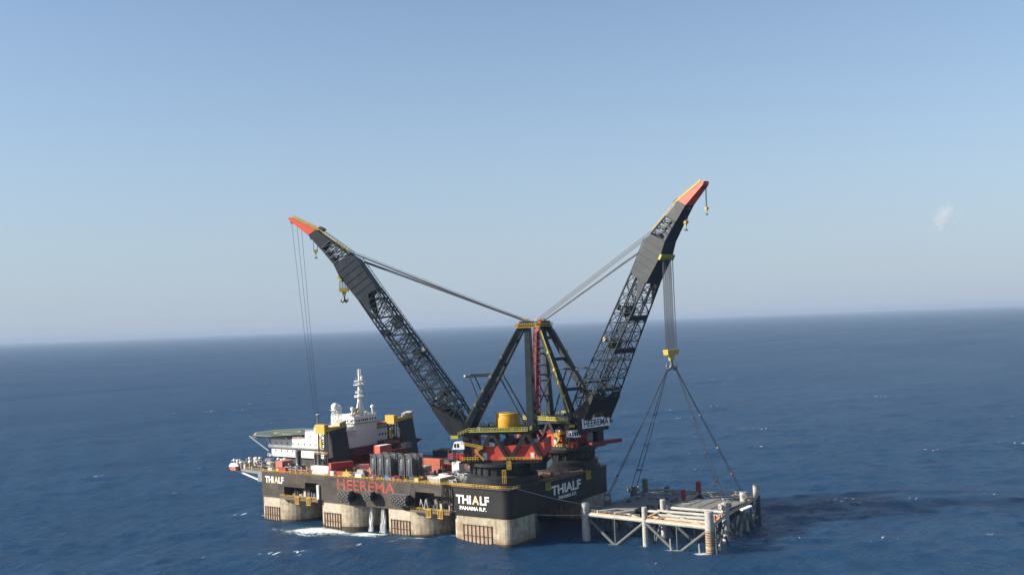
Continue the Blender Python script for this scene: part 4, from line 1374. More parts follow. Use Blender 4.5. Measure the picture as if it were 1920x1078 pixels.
def dome(name, label, x, y, z0, z, r, lat=False, m='pure_white'):
    t = thing(name, label, 'antenna dome', (x, y, z0))
    prof = [(r * math.cos(a), z - z0 + r * math.sin(a)) for a in [R(-60 + 150 * i / 12) for i in range(13)]]
    prof[-1] = (0.02, z - z0 + r)
    MB().lathe(prof, 20).build('dome', m, t)
    if lat:
        hh = z - z0 - r * 0.8
        for sx in (-1, 1):
            for sy in (-1, 1):
                rod(t, 'leg', (sx * r * .7, sy * r * .7, 0), (sx * r * .55, sy * r * .55, hh), 0.16, 'white', 6)
        for k in range(5):
            for sx, sy, ex, ey in ((-1, -1, 1, -1), (1, -1, 1, 1)):
                rod(t, 'brace', (sx * r * .65, sy * r * .65, hh * k / 5), (ex * r * .65, ey * r * .65, hh * (k + 1) / 5), 0.12, 'white', 6)
                rod(t, 'brace', (ex * r * .65, ey * r * .65, hh * k / 5), (sx * r * .65, sy * r * .65, hh * (k + 1) / 5), 0.12, 'white', 6)
        MB().box(-r * .9, r * .9, -r * .9, r * .9, hh, hh + 0.25).build('platform', 'white', t)
    else:
        MB().tube((0, 0, 0), (0, 0, z - z0 - r * 0.7), 0.45 * r, 0.4 * r, 12).build('stem', 'white', t)
    return t

dome('antenna_dome', 'large white antenna dome on a white lattice tower', -144.5, 35.8, 44.8, 57.6, 2.2, True)
dome('antenna_dome', 'mid-sized white antenna dome right beside the largest dome', -145.5, 39.6, 46.0, 57.0, 1.6, True)
dome('antenna_dome', 'small white antenna dome beside an orange cylinder on the bridge roof', -143.5, 48.2, 51.6, 55.4, 1.15)
dome('antenna_dome', 'small antenna dome at the far corner of the bridge roof', -141.5, 62.6, 51.6, 55.6, 1.15)
oc = MB().lathe([(0.75, 0), (0.8, 0.2), (0.8, 3.9), (0.5, 4.2)], 14).build('float_canister', 'drum_orange')
oc.location = (-142.6, 50.4, 51.65)
tag(oc, 'orange upright cylinder next to a small dome on the bridge roof', 'canister')

# radar mast
ms = thing('radar_mast', 'tall white radar mast with crossarms rising from the bridge roof', 'mast', (-143.5, 54.6, 51.6))
MB().lathe([(2.1, 0), (1.9, 3), (1.25, 9), (1.0, 15.5), (0.6, 21), (0.45, 26)], 14).build('mast_column', 'white', ms)
for s in (-1, 1):
    MB().beam((0, s * 3.4, 0), (0, s * 0.9, 9), 0.7, 0.7).build('mast_stay', 'white', ms)
    MB().beam((s * 2.8, 0, 0), (s * 0.9, 0, 8), 0.7, 0.7).build('mast_stay', 'white', ms)
for z, w in ((10.0, 2.9), (12.6, 2.2), (17.0, 3.4), (19.2, 2.6)):
    p = MB().box(-1.6, 1.6, -w, w * 0.8, z, z + 0.3).build('crossarm_platform', 'white', ms)
    MB().rail([(1.6, -w, z + .3), (1.6, w * .8, z + .3), (-1.6, w * .8, z + .3)], 0.9, 0.9, 0.05).build('railing', 'white', p)
for z, a in ((10.9, 0.4), (13.6, 1.9), (18.4, 0.9)):
    bar(ms, 'radar_scanner', (-2.2 * math.cos(a), -2.2 * math.sin(a) - 1.6, z), (2.2 * math.cos(a), 2.2 * math.sin(a) - 1.6, z), 0.35, 0.5, 'pure_white')
MB().lathe([(0.1, 19.6), (0.9, 20.2), (1.0, 21.0), (0.5, 21.8), (0.02, 22)], 12, cx=0.2, cy=2.0).build('small_dome', 'pure_white', ms)
for y, z0, z1 in ((-2.8, 17, 21.5), (2.6, 17, 20.5), (-3.1, 10, 13.5), (4.4, 18.5, 19.0)):
    rod(ms, 'whip_antenna', (0.3, y, z0), (0.3, y * 1.05, z1), 0.1, 'white', 6)
for z in (22.5, 23.8, 25.0):
    rod(ms, 'top_antenna', (0, -1.3, z), (0, 1.3, z), 0.13, 'white', 6)
    rod(ms, 'top_antenna', (-1.3, 0, z), (1.3, 0, z), 0.13, 'white', 6)
    for q in (-1.3, 1.3):
        rod(ms, 'top_antenna', (0, q, z - .4), (0, q, z + .9), 0.14, 'white', 6)
# grey lattice pole near the helideck
gp = thing('antenna_pole', 'slim grey lattice pole standing between helideck and nearest boom rest', 'antenna pole', (-146.0, 23.8, 44.8))
for x, y in ((-.5, -.5), (.5, -.5), (.5, .5), (-.5, .5)):
    rod(gp, 'chord', (x, y, 0), (x * .7, y * .7, 9.6), 0.15, 'grey_metal', 6)
for k in range(9):
    rod(gp, 'brace', (-.5, -.5, k * 1.05), (.5, -.5, k * 1.05 + 1.0), 0.1, 'grey_metal', 6)
    rod(gp, 'brace', (.5, -.5, k * 1.05), (.5, .5, k * 1.05 + 1.0), 0.1, 'grey_metal', 6)
MB().box(-.7, .7, -.7, .7, 9.6, 9.9).build('cap', 'white', gp)

# ------------------------------------------------------------------ helideck
hd_ = thing('helideck', 'green octagonal helideck with yellow ring beside the white quarters', 'helideck', (-182, 34, 41.8))
oc8 = [(20.5 * math.cos(R(22.5 + 45 * k)), 20.5 * math.sin(R(22.5 + 45 * k))) for k in range(8)]
MB().prism(oc8, 0, 0.9).build('deck_plate', 'helideck_green', hd_)
def ringm(r0, r1, z, n=40, poly=None):
    mb = MB()
    for i in range(n):
        a0, a1 = 2 * math.pi * i / n, 2 * math.pi * (i + 1) / n
        if poly:
            p0, p1 = poly[i], poly[(i + 1) % n]
            v = [(p0[0] * r0, p0[1] * r0, z), (p0[0] * r1, p0[1] * r1, z), (p1[0] * r1, p1[1] * r1, z), (p1[0] * r0, p1[1] * r0, z)]
        else:
            v = [(r0 * math.cos(a0), r0 * math.sin(a0), z), (r1 * math.cos(a0), r1 * math.sin(a0), z), (r1 * math.cos(a1), r1 * math.sin(a1), z), (r0 * math.cos(a1), r0 * math.sin(a1), z)]
        mb.add(v, [(0, 1, 2, 3)])
    return mb
ringm(6.6, 7.7, 0.908).build('ring_marking', 'line_yellow', hd_)
ringm(0.94, 0.965, 0.908, 8, oc8).build('edge_line', 'letter_white', hd_)
nt_o = [(x * 1.0, y * 1.0) for x, y in oc8]
for k in range(8):
    p, q = Vector((*oc8[k], 0.3)), Vector((*oc8[(k + 1) % 8], 0.3))
    MB().slab([p, q, q * 1.0 + Vector((0, 0, -.25)), p + Vector((0, 0, -.25))], [p * 1.08 + Vector((0, 0, .5)), q * 1.08 + Vector((0, 0, .5)), q * 1.08 + Vector((0, 0, .3)), p * 1.08 + Vector((0, 0, .3))]).build('safety_net', 'steel_grey', hd_)
for x, y in ((-14, -16), (-17, 0), (-10, 14), (0, -16)):
    rod(hd_, 'support_strut', (x, y, 0), (x * 0.3 if x < -5 else x, max(y, -11.9) * 0.9, -8.5), 0.35, 'white', 8)
for k in range(6):
    bar(hd_, 'deck_girder', (-18 + 3, -14 + 5.6 * k, -0.6), (15, -14 + 5.6 * k, -0.6), 0.5, 1.2, 'grey_metal')
block(hd_, 'white_marking', 6, 13.5, 9.2, 9.9, 0.905, 0.925, 'letter_white')
block(hd_, 'white_marking', 6, 13.5, -9.9, -9.2, 0.905, 0.925, 'letter_white')

# ------------------------------------------------------------------ deck cargo
def container(x, y, z, L, W, H, m, label, rz=0.0, roof=None, group=None):
    OCC.append((x, y, max(L, W) * 0.5))
    t = thing('cargo_container', label, 'container', (x, y, z), R(rz), group)
    MB().box(-L / 2, L / 2, -W / 2, W / 2, 0.12, H - 0.1).build('body', m, t)
    n = max(4, int(L / 0.75))
    rb = MB()
    for i in range(n):
        u = -L / 2 + L * (i + 0.5) / n
        for s in (-1, 1):
            rb.box(u - L / n * 0.25, u + L / n * 0.25, s * W / 2 if s > 0 else -W / 2 - 0.09, W / 2 + 0.09 if s > 0 else -W / 2, 0.3, H - 0.3)
    o = rb.build('side_ribs', m, t)
    o['kind'] = 'stuff'
    for sx in (-1, 1):
        for sy in (-1, 1):
            block(t, 'corner_post', sx * L / 2 - 0.14, sx * L / 2 + 0.14, sy * W / 2 - 0.14, sy * W / 2 + 0.14, 0, H, m)
    for sy in (-1, 1):
        block(t, 'door', L / 2, L / 2 + 0.06, min(0.05 * sy, sy * (W / 2 - .2)), max(0.05 * sy, sy * (W / 2 - .2)), 0.35, H - 0.3, m)
        rod(t, 'lock_bar', (L / 2 + 0.1, sy * W * 0.2, 0.3), (L / 2 + 0.1, sy * W * 0.2, H - 0.3), 0.05, 'grey_metal', 6)
    MB().box(-L / 2 + .1, L / 2 - .1, -W / 2 + .1, W / 2 - .1, H - 0.1, H - 0.03).build('roof', roof or m, t)
    return t

G = D0
for k, (x, z, lab_) in enumerate(((-74.5, G, 'lower orange container of the two-high stack beside the silos'), (-74.5, G + 3.3, 'upper orange container of the two-high stack beside the silos'))):
    container(x, 35.5, z, 12.2, 3.4, 3.28, 'container_orange', lab_, group='orange containers')
container(-72.5, 42.5, G, 12.2, 3.4, 3.2, 'container_orange', 'orange container behind the two-high container stack', group='orange containers')
container(-69.5, 22.5, G + 2.0, 7.5, 3.2, 3.0, 'beige', 'cream container on an orange skid beside the two-high stack', 0, 'white')
container(-70.2, 22.5, G, 6.0, 3.0, 1.95, 'drum_orange', 'low orange skid carrying the cream container')
container(-44.5, 6.6, G, 6.5, 10.5, 3.0, 'beige', 'white roofed box beside the hoses near the corner lettering', 0, 'pure_white')
container(-58, 36, G, 4.2, 4.2, 5.6, 'white', 'white square deck hut before the drum crane pedestal')
container(-114.0, 8.4, G, 12.2, 3.0, 3.2, 'container_red', 'lower red container beside the white shed', 68)
container(-113.8, 8.6, G + 3.25, 12.2, 3.0, 3.2, 'container_red', 'upper red container beside the white shed', 68)
container(-107.0, 17.5, G, 7.0, 3.0, 4.4, 'container_pink', 'faded pink container behind the red container pair', 38)
container(-124.5, 5.6, G, 13, 3.4, 4.2, 'white', 'long white shed at the foot of the boom rest behind the coral winches', 0, 'pure_white')
container(-158, 9.6, G + 1.2, 5.0, 7.5, 4.0, 'container_pink', 'pink red container below the helideck corner')
container(-150.5, 2.6, G, 4.8, 2.5, 2.6, 'container_red', 'small red box near the bow lettering')
container(-109.5, 4.4, G, 5.6, 2.6, 2.4, 'container_red', 'low red box near the deck edge above the red lettering')
container(-119, 46, 36.0 - 4.2, 9, 4.2, 4.6, 'coral', 'bright red container with white roof before the white quarters', 90, 'pure_white')
container(-119, 46, G, 10, 5.0, 6.2, 'maroon', 'maroon deck store under the red container with white roof', 90)
container(-121, 58, G, 16, 6.0, 7.0, 'maroon', 'long maroon deck store between the boom rests', 90)
container(-118, 64.5, G + 7, 5, 3, 3.2, 'grey_metal', 'grey container on top of the maroon deck store', 90)
container(-90, 78, G, 14, 5, 3.4, 'maroon', 'maroon container at the far deck edge', 0)
container(-101, 34, G, 22, 4.0, 2.2, 'blue_grey', 'long low blue grey cargo box in the middle of the deck', 4)

def silo(x, y, label, h=10.4, r=2.0):
    OCC.append((x, y, 2.6))
    t = thing('bulk_silo', label, 'silo', (x, y, G), 0, 'bulk silos in the cage frames on deck')
    MB().lathe([(0.5, 0.6), (r, 2.0), (r, h - 0.8), (r * 0.75, h - 0.2), (0.4, h)], 18).build('tank', 'silo_grey', t)
    for k in range(4):
        a = R(45 + 90 * k)
        bar(t, 'leg', (r * 1.18 * math.cos(a), r * 1.18 * math.sin(a), 0), (r * 1.18 * math.cos(a), r * 1.18 * math.sin(a), h + 0.4), 0.24, 0.24, 'grey_metal')
    for z in (2.2, 4.9, 7.6, h + 0.3):
        for k in range(4):
            a, b_ = R(45 + 90 * k), R(135 + 90 * k)
            rod(t, 'frame_bar', (r * 1.18 * math.cos(a), r * 1.18 * math.sin(a), z), (r * 1.18 * math.cos(b_), r * 1.18 * math.sin(b_), z), 0.1, 'grey_metal', 6)
    MB().rail([(-r, -r, h + .4), (r, -r, h + .4), (r, r, h + .4), (-r, r, h + .4), (-r, -r, h + .4)], 1.1, 1.3, 0.06).build('top_railing', 'grey_metal', t)
    return t
sl_ = 'tall grey silo in a cage frame, one of the cluster by the deck edge'
for x in (-87.5, -82.6, -77.7):
    for y in (6.6, 11.8):
        silo(x, y, sl_)
for x in (-70.6, -65.7):
    for y in (9.0, 14.2):
        silo(x, y, 'tall grey silo in a cage frame, one of four beside the cream container')

def stack(x, y, r, h, label):
    t = thing('exhaust_stack', label, 'exhaust stack', (x, y, G))
    MB().lathe([(r * 1.15, 0), (r * 1.15, 1.2), (r, 1.4), (r, h)], 16).build('pipe', 'dark_grey', t)
    MB().lathe([(r * 1.06, h - 0.6), (r * 1.06, h - 0.1)], 16).build('rim', 'grey_metal', t)
    MB().rail([(r + .1, -.3, 0.1), (r + .1, .3, 0.1)], h - 0.6, 0.6, 0.05).build('ladder', 'grey_metal', t)
stack(-150.5, 13.0, 1.6, 10.5, 'thick dark exhaust stack before the white quarters')
stack(-140.4, 16.0, 0.9, 9.4, 'thin dark exhaust stack, the farther from the boom rest of the pair')
stack(-138.4, 16.6, 1.1, 9.4, 'thin dark exhaust stack, the closer to the boom rest of the pair')

def winch(x, y, z, rz, m, label, s=1.0, group=None):
    OCC.append((x, y, 2.4 * s))
    t = thing('deck_winch', label, 'winch', (x, y, z), R(rz), group)
    for sy in (-1, 1):
        MB().slab([(-1.8 * s, sy * 1.9 * s, 0), (1.8 * s, sy * 1.9 * s, 0), (1.2 * s, sy * 1.9 * s, 2.6 * s), (-1.0 * s, sy * 1.9 * s, 2.6 * s)], [(-1.8 * s, sy * 2.1 * s, 0), (1.8 * s, sy * 2.1 * s, 0), (1.2 * s, sy * 2.1 * s, 2.6 * s), (-1.0 * s, sy * 2.1 * s, 2.6 * s)]).build('side_frame', m, t)
    MB().tube((0, -1.88 * s, 1.5 * s), (0, 1.88 * s, 1.5 * s), 1.0 * s, 1.0 * s, 14).build('drum', 'dark_grey', t)
    MB().tube((0, 2.12 * s, 1.5 * s), (0, 3.1 * s, 1.5 * s), 0.6 * s, 0.5 * s, 12).build('motor', m, t)
    rod(t, 'guide_arm', (1.6 * s, -2.3 * s, 0.2), (-1.6 * s, -2.3 * s, 3.6 * s), 0.22 * s, 'pure_white')
    return t
for k, x in enumerate((-147.0, -142.8, -138.6, -134.4)):
    winch(x, 3.2, G, 90, 'coral', 'coral red mooring winch in the row along the deck edge by the bow lettering', 1.0, 'coral red winches along the deck edge')
for k, (x, y, m, lb) in enumerate(((-172, 5, 'beige', 'cream winch with white arm on the bow platform by the railing'), (-166.5, 6, 'beige', 'cream winch with white arm above the bow bracket'),
                                   (-153.0, 7.5, 'dark_grey', 'dark winch beside the thick exhaust stack'), (-147.0, 8.2, 'blue', 'blue winch between thick and thin exhaust stacks'))):
    winch(x, y, G, 90, m, lb, 1.15)

def skid(x, y, z, L, W, H, m, label, rz=0.0, m2='grey_metal'):
    """machinery on a base frame: housing, side pipe, top vent"""
    OCC.append((x, y, max(L, W) * 0.5))
    t = thing('machinery_skid', label, 'machinery', (x, y, z), R(rz))
    MB().box(-L / 2, L / 2, -W / 2, W / 2, 0, 0.35).build('base_frame', 'dark_grey', t)
    MB().slab([(-L * .42, -W * .42, .35), (L * .3, -W * .42, .35), (L * .3, W * .42, .35), (-L * .42, W * .42, .35)], [(-L * .38, -W * .38, H), (L * .24, -W * .38, H * .92), (L * .24, W * .38, H * .92), (-L * .38, W * .38, H)]).build('housing', m, t)
    MB().tube((L * .36, -W * .45, H * .45), (L * .36, W * .45, H * .45), H * .22, H * .22, 10).build('tank', m2, t)
    MB().tube((-L * .2, 0, H * .95), (-L * .2, 0, H * 1.4), 0.22, 0.22, 8).build('vent', m2, t)
    return t
SK = [(-193, 9, 5, 5, 3.2, 'beige', 'cream machinery skid at the tip of the bow platform', 'white'),
      (-186.5, 8, 4, 4, 3.6, 'grey_metal', 'grey machinery skid on the bow platform next to the lifeboat', 'beige'),
      (-181, 11, 5, 4, 4.2, 'beige', 'tan machinery skid with tank amid the bow platform', 'grey_metal'),
      (-176, 8.5, 4, 4, 2.8, 'dark_grey', 'dark machinery skid between cream winches on the bow', 'beige'),
      (-170.5, 11.5, 6, 4, 3.6, 'beige', 'sand coloured machinery skid behind the bow winches', 'steel_pale'),
      (-177, 16.5, 7, 4, 4.6, 'grey_metal', 'grey machinery skid under the helideck strut', 'dark_grey'),
      (-164, 13.5, 4, 4, 3.4, 'olive', 'olive machinery skid beside the pink container', 'beige'),
      (-161, 3.5, 6, 3, 2.0, 'steel_pale', 'low pale machinery skid behind the bow corner railing', 'olive'),
      (-154.5, 2.6, 3, 3, 2.0, 'yellow', 'small yellow machinery skid at the bow corner of the deck', 'dark_grey'),
      (-104.0, 4.0, 6.5, 4, 2.6, 'yellow', 'yellow machinery skid at the deck edge over the red lettering', 'white'),
      (-98.5, 8.5, 6, 4, 3.4, 'steel_pale', 'pale machinery skid between yellow skid and silos', 'grey_metal'),
      (-95.5, 3.6, 6, 3, 2.0, 'white', 'white machinery skid at the deck edge by the silo cluster', 'steel_pale'),
      (-113.8, 3.2, 3.5, 3, 2.6, 'white', 'small white machinery skid beside the low red box', 'grey_metal'),
      (-75.5, 3.2, 5, 3, 2.4, 'blue', 'blue machinery skid in front of the silos', 'blue_grey'),
      (-60.5, 5.0, 6, 3.5, 2.6, 'dark_grey', 'dark machinery skid between silos and yellow skid', 'blue'),
      (-56.5, 3.4, 4, 3, 2.2, 'yellow', 'yellow machinery skid near the white roofed box', 'dark_grey'),
      (-59.5, 26, 6, 4, 3.2, 'dark_grey', 'dark machinery skid behind the white roofed box', 'yellow'),
      (-51.5, 17, 5, 5, 2.6, 'white', 'white machinery skid before the crane pedestal', 'container_red'),
      (-54.5, 11.5, 5, 4, 2.2, 'steel_pale', 'pale low machinery skid with red pipe by the white roofed box', 'container_red'),
      (-50, 26, 4, 4, 3.0, 'blue_grey', 'blue grey machinery skid against the crane pedestal', 'white'),
      (-89, 26, 7, 5, 2.4, 'deck_brown', 'brown machinery skid behind the silo cluster', 'grey_metal'),
      (-100, 17, 7, 4, 2.2, 'coral', 'coral machinery skid behind the pale skid amidships', 'white'),
      (-84, 60, 8, 5, 2.6, 'dark_grey', 'dark machinery skid on the open far deck', 'maroon'),
      (-70, 70, 6, 5, 3.0, 'olive', 'olive machinery skid on the far deck near the pedestal', 'dark_grey'),
      (-60, 52, 6, 5, 2.6, 'container_orange', 'orange machinery skid between the two crane pedestals', 'dark_grey'),
      (-4.2, 35, 3.0, 6, 1.6, 'yellow', 'yellow machinery skid on the stern platform between cranes', 'coral'),
      (-3.6, 43, 2.8, 6, 1.8, 'coral', 'coral machinery skid on the stern platform between cranes', 'beige'),
      (-3.0, 51, 2.8, 5, 1.5, 'container_pink', 'pink machinery skid on the stern platform between cranes', 'grey_metal')]
for x, y, L, W, H, m, lb, m2 in SK:
    skid(x, y, G + (0.65 if x > -10 else 0), L, W, H, m, lb, random.uniform(-8, 8), m2)

# lifeboat at the tip of the bow platform
lb_ = thing('lifeboat', 'faded orange lifeboat with white canopy at the tip of the bow platform', 'lifeboat', (-192.0, 3.4, 25.4), R(-6))
hullp = [(-4.8, 0.0, 1.6), (-3.4, -1.5, 1.4), (3.2, -1.6, 1.4), (4.4, 0, 1.5), (3.2, 1.6, 1.4), (-3.4, 1.5, 1.4)]
MB().slab([(x * 0.8, y * 0.5, -0.9) for x, y, z in hullp], [(x, y, z) for x, y, z in hullp]).build('hull', 'container_pink', lb_)
MB().slab([(x * 0.97, y * 0.97, z + 0.02) for x, y, z in hullp], [(x * 0.62, y * 0.6, 2.9) for x, y, z in hullp]).build('canopy', 'pure_white', lb_)
for sx in (-2.6, 2.4):
    rod(lb_, 'davit', (sx, 2.4, 0.0), (sx, 1.8, 4.0), 0.22, 'white')
    rod(lb_, 'davit', (sx, 1.8, 4.0), (sx, 0.0, 4.2), 0.2, 'white')
lb2 = thing('lifeboat', 'maroon lifeboat in a green railed cradle at the far deck edge', 'lifeboat', (-108.0, 86.0, G), 0)
MB().slab([(x * 0.9, y * 0.5, 0.6) for x, y, z in hullp], [(x * 1.25, y * 1.2, z + 1.6) for x, y, z in hullp]).build('hull', 'maroon', lb2)
MB().slab([(x * 1.2, y * 1.15, z + 1.63) for x, y, z in hullp], [(x * 0.7, y * 0.7, 4.6) for x, y, z in hullp]).build('canopy', 'maroon', lb2)
MB().rail([(-7, -2.4, 3.4), (5, -2.4, 3.4), (5, 2.0, 3.4)], 1.2, 1.2, 0.07).build('railing', 'yellow_green', lb2)
MB().box(-7, 5, -2.5, -2.0, 0, 3.4).build('cradle', 'dark_grey', lb2)

# small fittings crowding the bow platform and the deck edge
def free(x, y, r):
    if any((x - a) ** 2 + (y - b) ** 2 < (r + q) ** 2 for a, b, q in OCC):
        return False
    OCC.append((x, y, r))
    return True

def spots(n, x0, x1, y0, y1, r):
    out = []
    for _ in range(n * 40):
        if len(out) == n:
            break
        x, y = random.uniform(x0, x1), random.uniform(y0, y1)
        if free(x, y, r):
            out.append((x, y))
    return out

def many(name, cat, label, group, pts, parts, zr=(0, 0)):
    for x, y in pts:
        t = thing(name, label, cat, (x, y, G + 0.02), random.uniform(0, 3.1), group)
        k = random.uniform(0.85, 1.25)
        for nm, me in parts:
            o = put(nm, me, t)
            o.scale = (1, 1, k)

vent_p = [('pipe', MB().tube((0, 0, 0), (0, 0, 3.4), 0.42, 0.42, 10).mesh('pipe', 'beige')), ('cap', MB().lathe([(0.9, 3.3), (0.95, 3.6), (0.5, 4.1), (0.05, 4.2)], 12).mesh('cap', 'white'))]
many('mushroom_vent', 'vent', 'cream mushroom vent with white cap on the crowded bow platform', 'mushroom vents on the bow platform', spots(16, -194, -166, 3, 20, 0.9), vent_p)
box_p = [('box', MB().slab([(-1.2, -.9, 0), (1.2, -.9, 0), (1.2, .9, 0), (-1.2, .9, 0)], [(-1.1, -.85, 2.2), (1.1, -.85, 2.2), (1.1, .85, 2.2), (-1.1, .85, 2.2)]).mesh('box', 'steel_pale')), ('lid', MB().box(-1.25, 1.25, -1.0, 1.0, 2.21, 2.4).mesh('lid', 'grey_metal'))]
many('deck_locker', 'locker', 'pale steel locker with grey lid on the bow platform', 'pale lockers on the bow platform', spots(12, -194, -166, 3, 20, 1.2), box_p)
bas = MB()
for a, b in ((-1, -1), (1, -1), (1, 1), (-1, 1)):
    bas.beam((a * 1.6, b * 1.1, 0), (a * 1.6, b * 1.1, 1.7), 0.16, 0.16)
for z in (0.1, 0.9, 1.7):
    for (a, b), (c, d) in (((-1, -1), (1, -1)), ((1, -1), (1, 1)), ((1, 1), (-1, 1)), ((-1, 1), (-1, -1))):
        bas.beam((a * 1.6, b * 1.1, z), (c * 1.6, d * 1.1, z), 0.14, 0.14)
for nm, mm, zone, k in (('yellow', 'yellow', (-160, -35, 1.5, 20), 9), ('coral red', 'coral', (-150, -40, 1.5, 24), 12), ('white', 'white', (-112, -36, 1.5, 26), 12), ('blue', 'blue', (-120, -40, 1.5, 30), 6)):
    bp_ = [('frame', bas.mesh('frame', mm)), ('load', MB().slab([(-1.4, -.9, .15), (1.4, -.9, .15), (1.4, .9, .15), (-1.4, .9, .15)], [(-1.1, -.8, 1.3), (1.2, -.7, 1.6), (1.0, .8, 1.2), (-1.2, .7, 1.5)]).mesh('load', random.choice(['beige', 'grey_metal', 'deck_brown'])))]
    many('cargo_basket', 'basket', nm + ' framed cargo basket with a grey brown load on the main deck', nm + ' cargo baskets on deck', spots(k, *zone, 1.7), bp_)
dr_p = [('drum', MB().lathe([(0.55, 0), (0.6, 0.05), (0.6, 0.6), (0.64, 0.65), (0.6, 0.7), (0.6, 1.3), (0.64, 1.35), (0.6, 1.4), (0.6, 1.95), (0.5, 2.0)], 12).mesh('drum', 'blue_grey'))]
many('oil_drum', 'drum', 'blue grey steel drum standing on the main deck', 'steel drums on deck', spots(14, -115, -36, 1.5, 30, 0.8), dr_p)
bol = MB()
bol.box(-1.1, 1.1, -.45, .45, 0, 0.2)
bo_p = [('base', bol.mesh('base', 'dark_grey'))] + [('post', MB().lathe([(0.3, 0.2), (0.3, 1.1), (0.42, 1.15), (0.42, 1.35)], 10, cx=sx).mesh('post', 'yellow')) for sx in (-.6, .6)]
many('mooring_bollard', 'bollard', 'double yellow mooring bollard beside the deck edge rail', 'mooring bollards along the deck edge', spots(14, -163, -36, 1.2, 2.6, 1.0), bo_p)

# pipe racks lying on deck
def rack(x, y, L, rz, n, m, label):
    t = thing('pipe_stack', label, 'pipes', (x, y, G), R(rz))
    for k in range(n):
        row, col = (0, k) if k < (n + 1) // 2 else (1, k - (n + 1) // 2)
        yy_ = (col - n / 4) * 0.95 + row * 0.47
        rod(t, 'pipe', (-L / 2, yy_, 0.65 + row * 0.85), (L / 2 + random.uniform(-.5, .5), yy_, 0.65 + row * 0.85), 0.45, m, 10)
    for sx in (-0.3, 0.3):
        block(t, 'bearer', sx * L - .2, sx * L + .2, -n * .28, n * .28, 0, 0.2, 'dark_grey')
rack(-96, 52, 24, 0, 9, 'maroon', 'maroon pipes stacked lengthwise along the middle of the deck')
rack(-98, 62, 26, 0, 9, 'deck_brown', 'rusty pipes stacked lengthwise on the far deck')
rack(-92, 20, 14, 0, 7, 'steel_grey', 'grey pipes stacked behind the silo cluster')
rack(-50, 48, 16, 90, 7, 'deck_brown', 'rusty pipes stacked across the deck between the pedestals')

# ------------------------------------------------------------------ fenders, hoses, water
def fender(x0, x1, z, r, label):
    t = thing('fender', label, 'fender', ((x0 + x1) / 2, -r - 0.35, z), 0, 'tyre netted fenders on the lettered side')
    L = (x1 - x0) / 2
    prof = [(0.3, -L), (r * .55, -L + 0.25), (r * .85, -L + r * .3), (r * .93, -L + r * .7), (r * .93, L - r * .7), (r * .85, L - r * .3), (r * .55, L - 0.25), (0.3, L)]
    me = MB().lathe(prof, 24)
    me.v = [(z_, y_, -x_) for x_, y_, z_ in me.v]
    me.build('core', 'rubber', t)
    nx, na = int(2 * L / 1.5), int(2 * math.pi * r / 1.6)
    for i in range(nx):
        for j in range(na):
            a = 2 * math.pi * (j + 0.5 * (i % 2)) / na
            u = -L + r * 0.45 + (2 * L - r * 0.9) * (i + 0.5) / nx
            if math.sin(a) > 0.55:
                continue
            k = ('t', 1)
            if k not in UNIT:
                UNIT[k] = MB().lathe([(0.58, -0.2), (0.62, 0.0), (0.55, 0.22), (0.3, 0.22), (0.24, 0.05)], 8, smooth=False).mesh('tyre', 'tyre')
            o = put('tyre', UNIT[k], t)
            n_ = Vector((0, math.sin(a), math.cos(a)))
            o.location = Vector((u, 0, 0)) + n_ * (r * 0.97)
            o.rotation_mode = 'QUATERNION'
            o.rotation_quaternion = n_.to_track_quat('Z', 'Y')
    for s in (-1, 1):
        rod(t, 'hanger_rope', (s * L * .8, r * .2, r * .8), (s * L * .7, r + 0.2, 25.4 - z), 0.1, 'rope_dark', 6)
fender(-103.6, -93.4, 17.2, 3.0, 'large black fender netted with tyres under the red H of the side lettering')
fender(-86.8, -79.6, 18.2, 2.4, 'smaller black fender netted with tyres under the middle of the red lettering')
fender(-68.4, -55.8, 17.8, 2.8, 'long black fender netted with tyres past the last red letter')

for k in range(7):
    x = -38.5 + 0.85 * k
    b_ = MB()
    prev = Vector((x, 0.8, DECK + 0.6))
    pts = [Vector((x, -0.5, DECK + 0.4))] + [Vector((x + 0.5 * math.sin(i * 0.7 + k) * (i / 9), -0.7 - 0.15 * (k % 3) - 0.5 * math.sin(i / 9 * math.pi), DECK - 0.6 - i * (1.0 + 0.12 * (k % 4)))) for i in range(10)]
    for c in pts:
        b_.tube(prev, c, 0.2, 0.2, 8, False)
        prev = c
    tag(b_.build('hose', 'rubber'), 'black hose hanging down the hull side under the white roofed box', 'hose', 'hoses hanging by the corner lettering')

wm = bpy.data.materials.new('falling_water')
wm.use_nodes = True
n = wm.node_tree.nodes
l = wm.node_tree.links
b = n['Principled BSDF']
b.inputs['Base Color'].default_value = (0.75, 0.78, 0.8, 1)
b.inputs['Roughness'].default_value = 0.6
g = n.new('ShaderNodeNewGeometry')
mp = n.new('ShaderNodeMapping')
mp.inputs['Scale'].default_value = (1.6, 1.6, 0.16)
l.new(g.outputs['Position'], mp.inputs[0])
ns_ = n.new('ShaderNodeTexNoise')
ns_.inputs['Scale'].default_value = 1.6
ns_.inputs['Detail'].default_value = 5
l.new(mp.outputs[0], ns_.inputs['Vector'])
rp = n.new('ShaderNodeMapRange')
rp.inputs[1].default_value = 0.42
rp.inputs[2].default_value = 0.64
rp.inputs[3].default_value = 0.0
rp.inputs[4].default_value = 0.6
l.new(ns_.outputs[0], rp.inputs[0])
l.new(rp.outputs[0], b.inputs['Alpha'])
MATS['falling_water'] = wm
